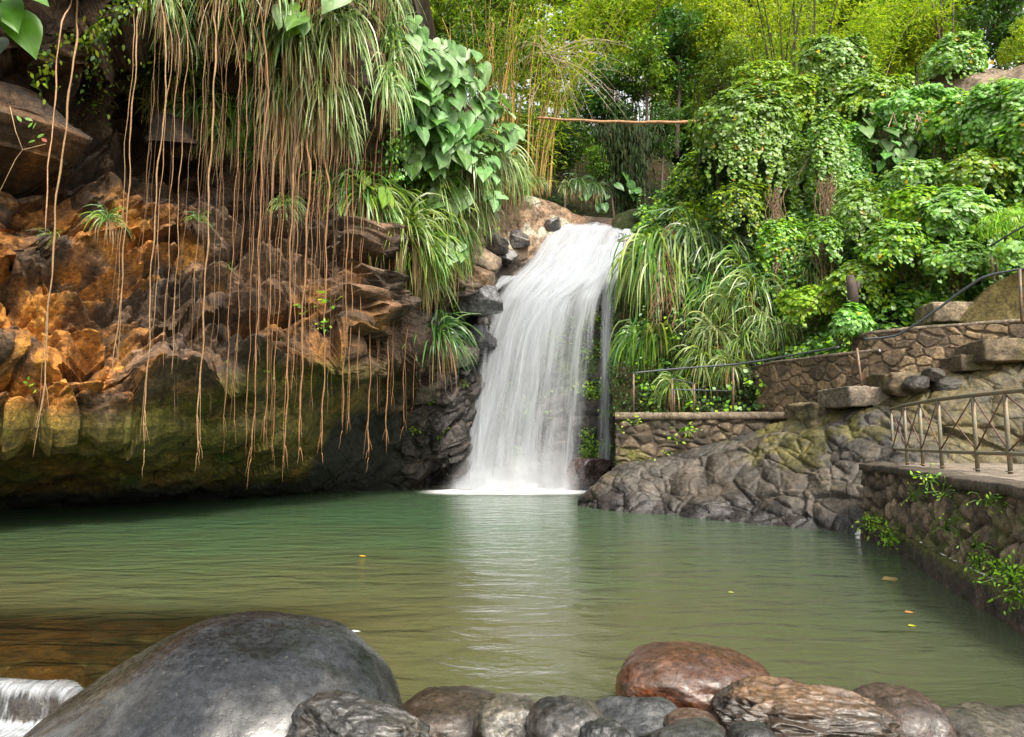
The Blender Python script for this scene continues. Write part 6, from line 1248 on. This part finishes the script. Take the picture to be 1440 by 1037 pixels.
# dead branch spray
mb = MB(); rg = np.random.default_rng(12); O = at(742, 150, 27.0)
st = at(742, 150, 27.0) - O; hub = at(775, 78, 27.0) - O; q = np.linspace(0, 1, 10)[:, None]; mb.tube(st * (1 - q) + hub * q + np.sin(q * 3) * 0.1, 0.035 * (1.2 - q[:, 0]), 6, (0.30, 0.25, 0.15))
for k in range(34):
    t_ = at(rg.uniform(790, 905), rg.uniform(55, 190), 27.0 + rg.uniform(-0.8, 0.8)) - O if k < 24 else at(rg.uniform(700, 770), rg.uniform(60, 130), 27 + rg.uniform(-0.5, 0.5)) - O; s = hub + rg.normal(size=3) * 0.1
    q = np.linspace(0, 1, 9)[:, None]; P = s * (1 - q) + t_ * q + np.array([0, 0, 1.0]) * np.sin(q * math.pi) * rg.uniform(0.2, 0.7); mb.tube(P, 0.016 * (1.1 - q[:, 0]), 5, np.array((0.42, 0.34, 0.26)) * rg.uniform(0.7, 1.2), cap=False)
    for j in range(3):
        i0 = int(rg.integers(3, 8)); e2 = P[i0] + rg.normal(size=3) * np.array([0.3, 0.2, 0.25]) + np.array([0.1, 0, -0.15]); mb.tube([P[i0], (P[i0] + e2) / 2 + np.array([0, 0, 0.05]), e2], 0.007, 4, (0.36, 0.28, 0.2), cap=False)
o = mb.build('dead_branch', M['bark']); o.location = O; tag(o, 'spray of pale bare dead branches in the bamboo above the pole', 'branch')
# creeper hanging dark under the pole
rg = np.random.default_rng(14); n = 4200; t = rg.random(n); c0 = at(880, 172, 26.4); ct = at(886, 290, 26.4); pos = c0 * (1 - t[:, None]) + ct * t[:, None] + rg.normal(size=(n, 3)) * np.array([0.42, 0.3, 0.1]) * (1.25 - 0.85 * t)[:, None] - c0
V, Fc, C = scatter('lance', pos, np.array([0, -1, 0.2]) + rg.normal(size=(n, 3)) * 0.4, np.array([0, 0, -1.0]) + rg.normal(size=(n, 3)) * 0.12, 0.45 * rg.uniform(0.5, 1.2, n), pick(rg, [(0.012, 0.03, 0.006), (0.02, 0.045, 0.008), (0.03, 0.035, 0.010)], n)); o = mesh('hanging_creeper', V, Fc, M['dead'], C); o.location = c0; tag(o, 'dark tapering creeper hanging in the gully under the pole', 'creeper')

# ================================================================ small things
def sprig(px, py, D, n, size, label, pal, seed, name='small_plant', kind='oval', spread=0.12, group=None):
    p = at(px, py, D) if D else None; rg = np.random.default_rng(seed); pos = rg.normal(size=(n, 3)) * spread * np.array([1, 0.4, 0.8]) + np.array([0, -0.05, 0]); nor = np.array([0, -0.7, 0.6]) + rg.normal(size=(n, 3)) * 0.5; tip = pos * 3 + rg.normal(size=(n, 3)) * 0.4 + np.array([0, -0.2, -0.1])
    e = empty(name, tuple(p), label, 'plant', group); V, Fc, C = scatter(kind, pos, nor, tip, size * rg.uniform(0.6, 1.3, n), pick(rg, pal, n)); mesh('leaves', V, Fc, M['leaf'], C, parent=e)
    b = MB(); [b.tube([np.array([0, 0.04, -0.03]), q * 0.6 + np.array([0, -0.01, 0.02]), q], 0.004, 4, (0.12, 0.2, 0.04), cap=False) for q in pos[:30]]; b.build('stems', M['leaf'], e); return e
SP = 'small bright plants on rock and walls'
D1 = lambda px, py: float(find('cliff', px, py)[0][1]) - 0.1
for k, (px, py, n, s, lab) in enumerate([(628, 452, 26, 0.13, 'bright leafy sprig on wet boulders left of the side trickle'), (624, 478, 34, 0.14, 'largest bright sprig beside the side trickle'), (598, 560, 40, 0.13, 'lime sprig under the boulders in the dark corner'), (636, 432, 12, 0.10, 'tiny sprig on the boulder above the side trickle'), (586, 606, 34, 0.11, 'low sprig in the dark corner nearest the water'), (622, 604, 36, 0.11, 'second low sprig in the dark corner behind the trickle'), (650, 540, 20, 0.12, 'sprig showing between the two thin trickles'), (838, 446, 26, 0.13, 'sprig on red rock between the main water and the thin strand'), (640, 300, 16, 0.12, 'yellowish sprig among the strap leaves above the boulders'),
        (40, 545, 4, 0.07, 'pair of tiny leaves on orange rock'), (305, 522, 20, 0.09, 'green sprig on the rock shelf between root tips'), (372, 520, 22, 0.10, 'sprig growing behind the dense roots'), (310, 440, 8, 0.07, 'small sprig above the rock shelf'), (383, 487, 10, 0.08, 'pointed sprig on the dark overhang'), (432, 436, 6, 0.16, 'yellow green long leaf sprig in the dense bundle'), (466, 424, 6, 0.18, 'single broad yellow green leaf pair hanging by the roots'), (455, 462, 12, 0.12, 'yellow green sprig wrapped on a root'), (500, 538, 16, 0.10, 'faint green sprig in the dark hollow under the parallel roots'), (92, 492, 5, 0.06, 'speck of green on the grey shelf over orange rock')]):
    sprig(px, py, D1(px, py) - (1.2 if 425 < px < 470 else 0.0), n, s, lab, LIMEV, 1000 + k, group=SP)
for k, (px, py, n, s, lab) in enumerate([(890, 592, 12, 0.11, 'sprig just under the end of the platform coping'), (962, 604, 26, 0.11, 'widest sprig on the platform wall'), (943, 616, 10, 0.09, 'small sprig below the widest one on the platform wall'), (931, 651, 12, 0.10, 'sprig low on the platform wall near the rocks'), (935, 636, 6, 0.07, 'tiny sprig above the lowest one on the platform wall'), (884, 664, 16, 0.10, 'sprig in the moss at the foot of the platform wall'), (912, 658, 18, 0.10, 'mossy sprig next to the foot of the platform wall'), (874, 608, 6, 0.08, 'tiny sprig at the outer edge of the platform wall'), (1026, 636, 5, 0.06, 'tiny sprig where the platform wall meets the rocks')]):
    sprig(px, py, 17.25 + (1000 - px) * 0.003, n, s, lab, LIMEV, 1040 + k, group=SP)
def near_d(px):   # face of the cobble wall
    return float(np.interp(px, [1215, 1262, 1300, 1350, 1440], [11.3, 9.9, 8.3, 7.1, 5.75]))
for k, (px, py, n, s, lab) in enumerate([(1306, 672, 16, 0.09, 'sprig drooping from the coping of the cobble wall'), (1284, 697, 18, 0.06, 'fine sprig on the cobble wall below the coping'), (1326, 696, 10, 0.05, 'thin sprig on the cobble wall left of the big cobbles'), (1386, 705, 12, 0.06, 'sprig beside an upright oval cobble'), (1224, 738, 40, 0.10, 'bright fern at the near corner foot of the cobble wall'), (1248, 754, 46, 0.10, 'second bright fern along the foot of the cobble wall'), (1333, 742, 14, 0.06, 'creeping sprig between cobbles above the footing'), (1375, 786, 40, 0.06, 'leafy sprig on the mossy footing'), (1400, 800, 60, 0.06, 'bushy sprig hanging over the wet footing'), (1425, 812, 60, 0.07, 'largest bushy plant on the footing at the frame edge'), (1371, 768, 12, 0.05, 'round leaved sprig on a cobble low on the wall'), (1430, 840, 30, 0.06, 'trailing plant touching the dark footing at the frame edge')]):
    sprig(px, py, near_d(px), int(n * 1.9), s * 0.6, lab, LIMEV, 1060 + k, group=SP, spread=0.09)
# seedling at the shore
e = empty('seedling', tuple(at(1322, 1037, 3.5)), 'slender green seedling standing between the pink rock and the tan flat rock', 'plant'); b = MB(); b.tube([np.array([0, 0, -0.03]), np.array([0.004, 0, 0.04]), np.array([0, 0, 0.085])], 0.003, 5, (0.14, 0.26, 0.05)); b.tube([np.array([0.014, 0, -0.03]), np.array([0.012, 0, 0.04])], 0.0025, 5, (0.16, 0.26, 0.05)); b.build('stem', M['leaf'], e)
rg = np.random.default_rng(4); V, Fc, C = scatter('oval', np.array([(0, 0, 0.08)] * 6), np.array([(0, -0.6, 0.7)] * 6) + rg.normal(size=(6, 3)) * 0.3, rg.normal(size=(6, 3)), 0.03, pick(rg, LIMEV, 6)); mesh('leaves', V, Fc, M['leaf'], C, parent=e)
# leaves afloat
for k, (px, py, s, c_, lab) in enumerate([(505, 782, 0.10, (0.5, 0.22, 0.02), 'tiny orange leaf floating in mid pool'), (1277, 880, 0.09, (0.4, 0.42, 0.03), 'yellow leaf floating off the cobble wall'), (1272, 861, 0.12, (0.42, 0.22, 0.08), 'orange brown leaf floating just past the yellow one'), (1024, 833, 0.08, (0.28, 0.3, 0.05), 'small olive leaf floating out from the brown rocks'), (1240, 815, 0.34, (0.22, 0.15, 0.06), 'long pale brown leaf drifting by the cobble wall footing'), (492, 888, 0.09, (0.5, 0.55, 0.55), 'small pale leaf floating beside the huge boulder')]):
    p = gp(px, py, 0.012); V, Fc, C = scatter('oval', np.zeros((1, 3)), np.array([(0.1, -0.15, 1.0)]), np.array([(1.0, 0.3, 0)]), s, np.array([c_])); o = mesh('floating_leaf', V, Fc, M['dead'], C); o.location = p; tag(o, lab, 'leaf')
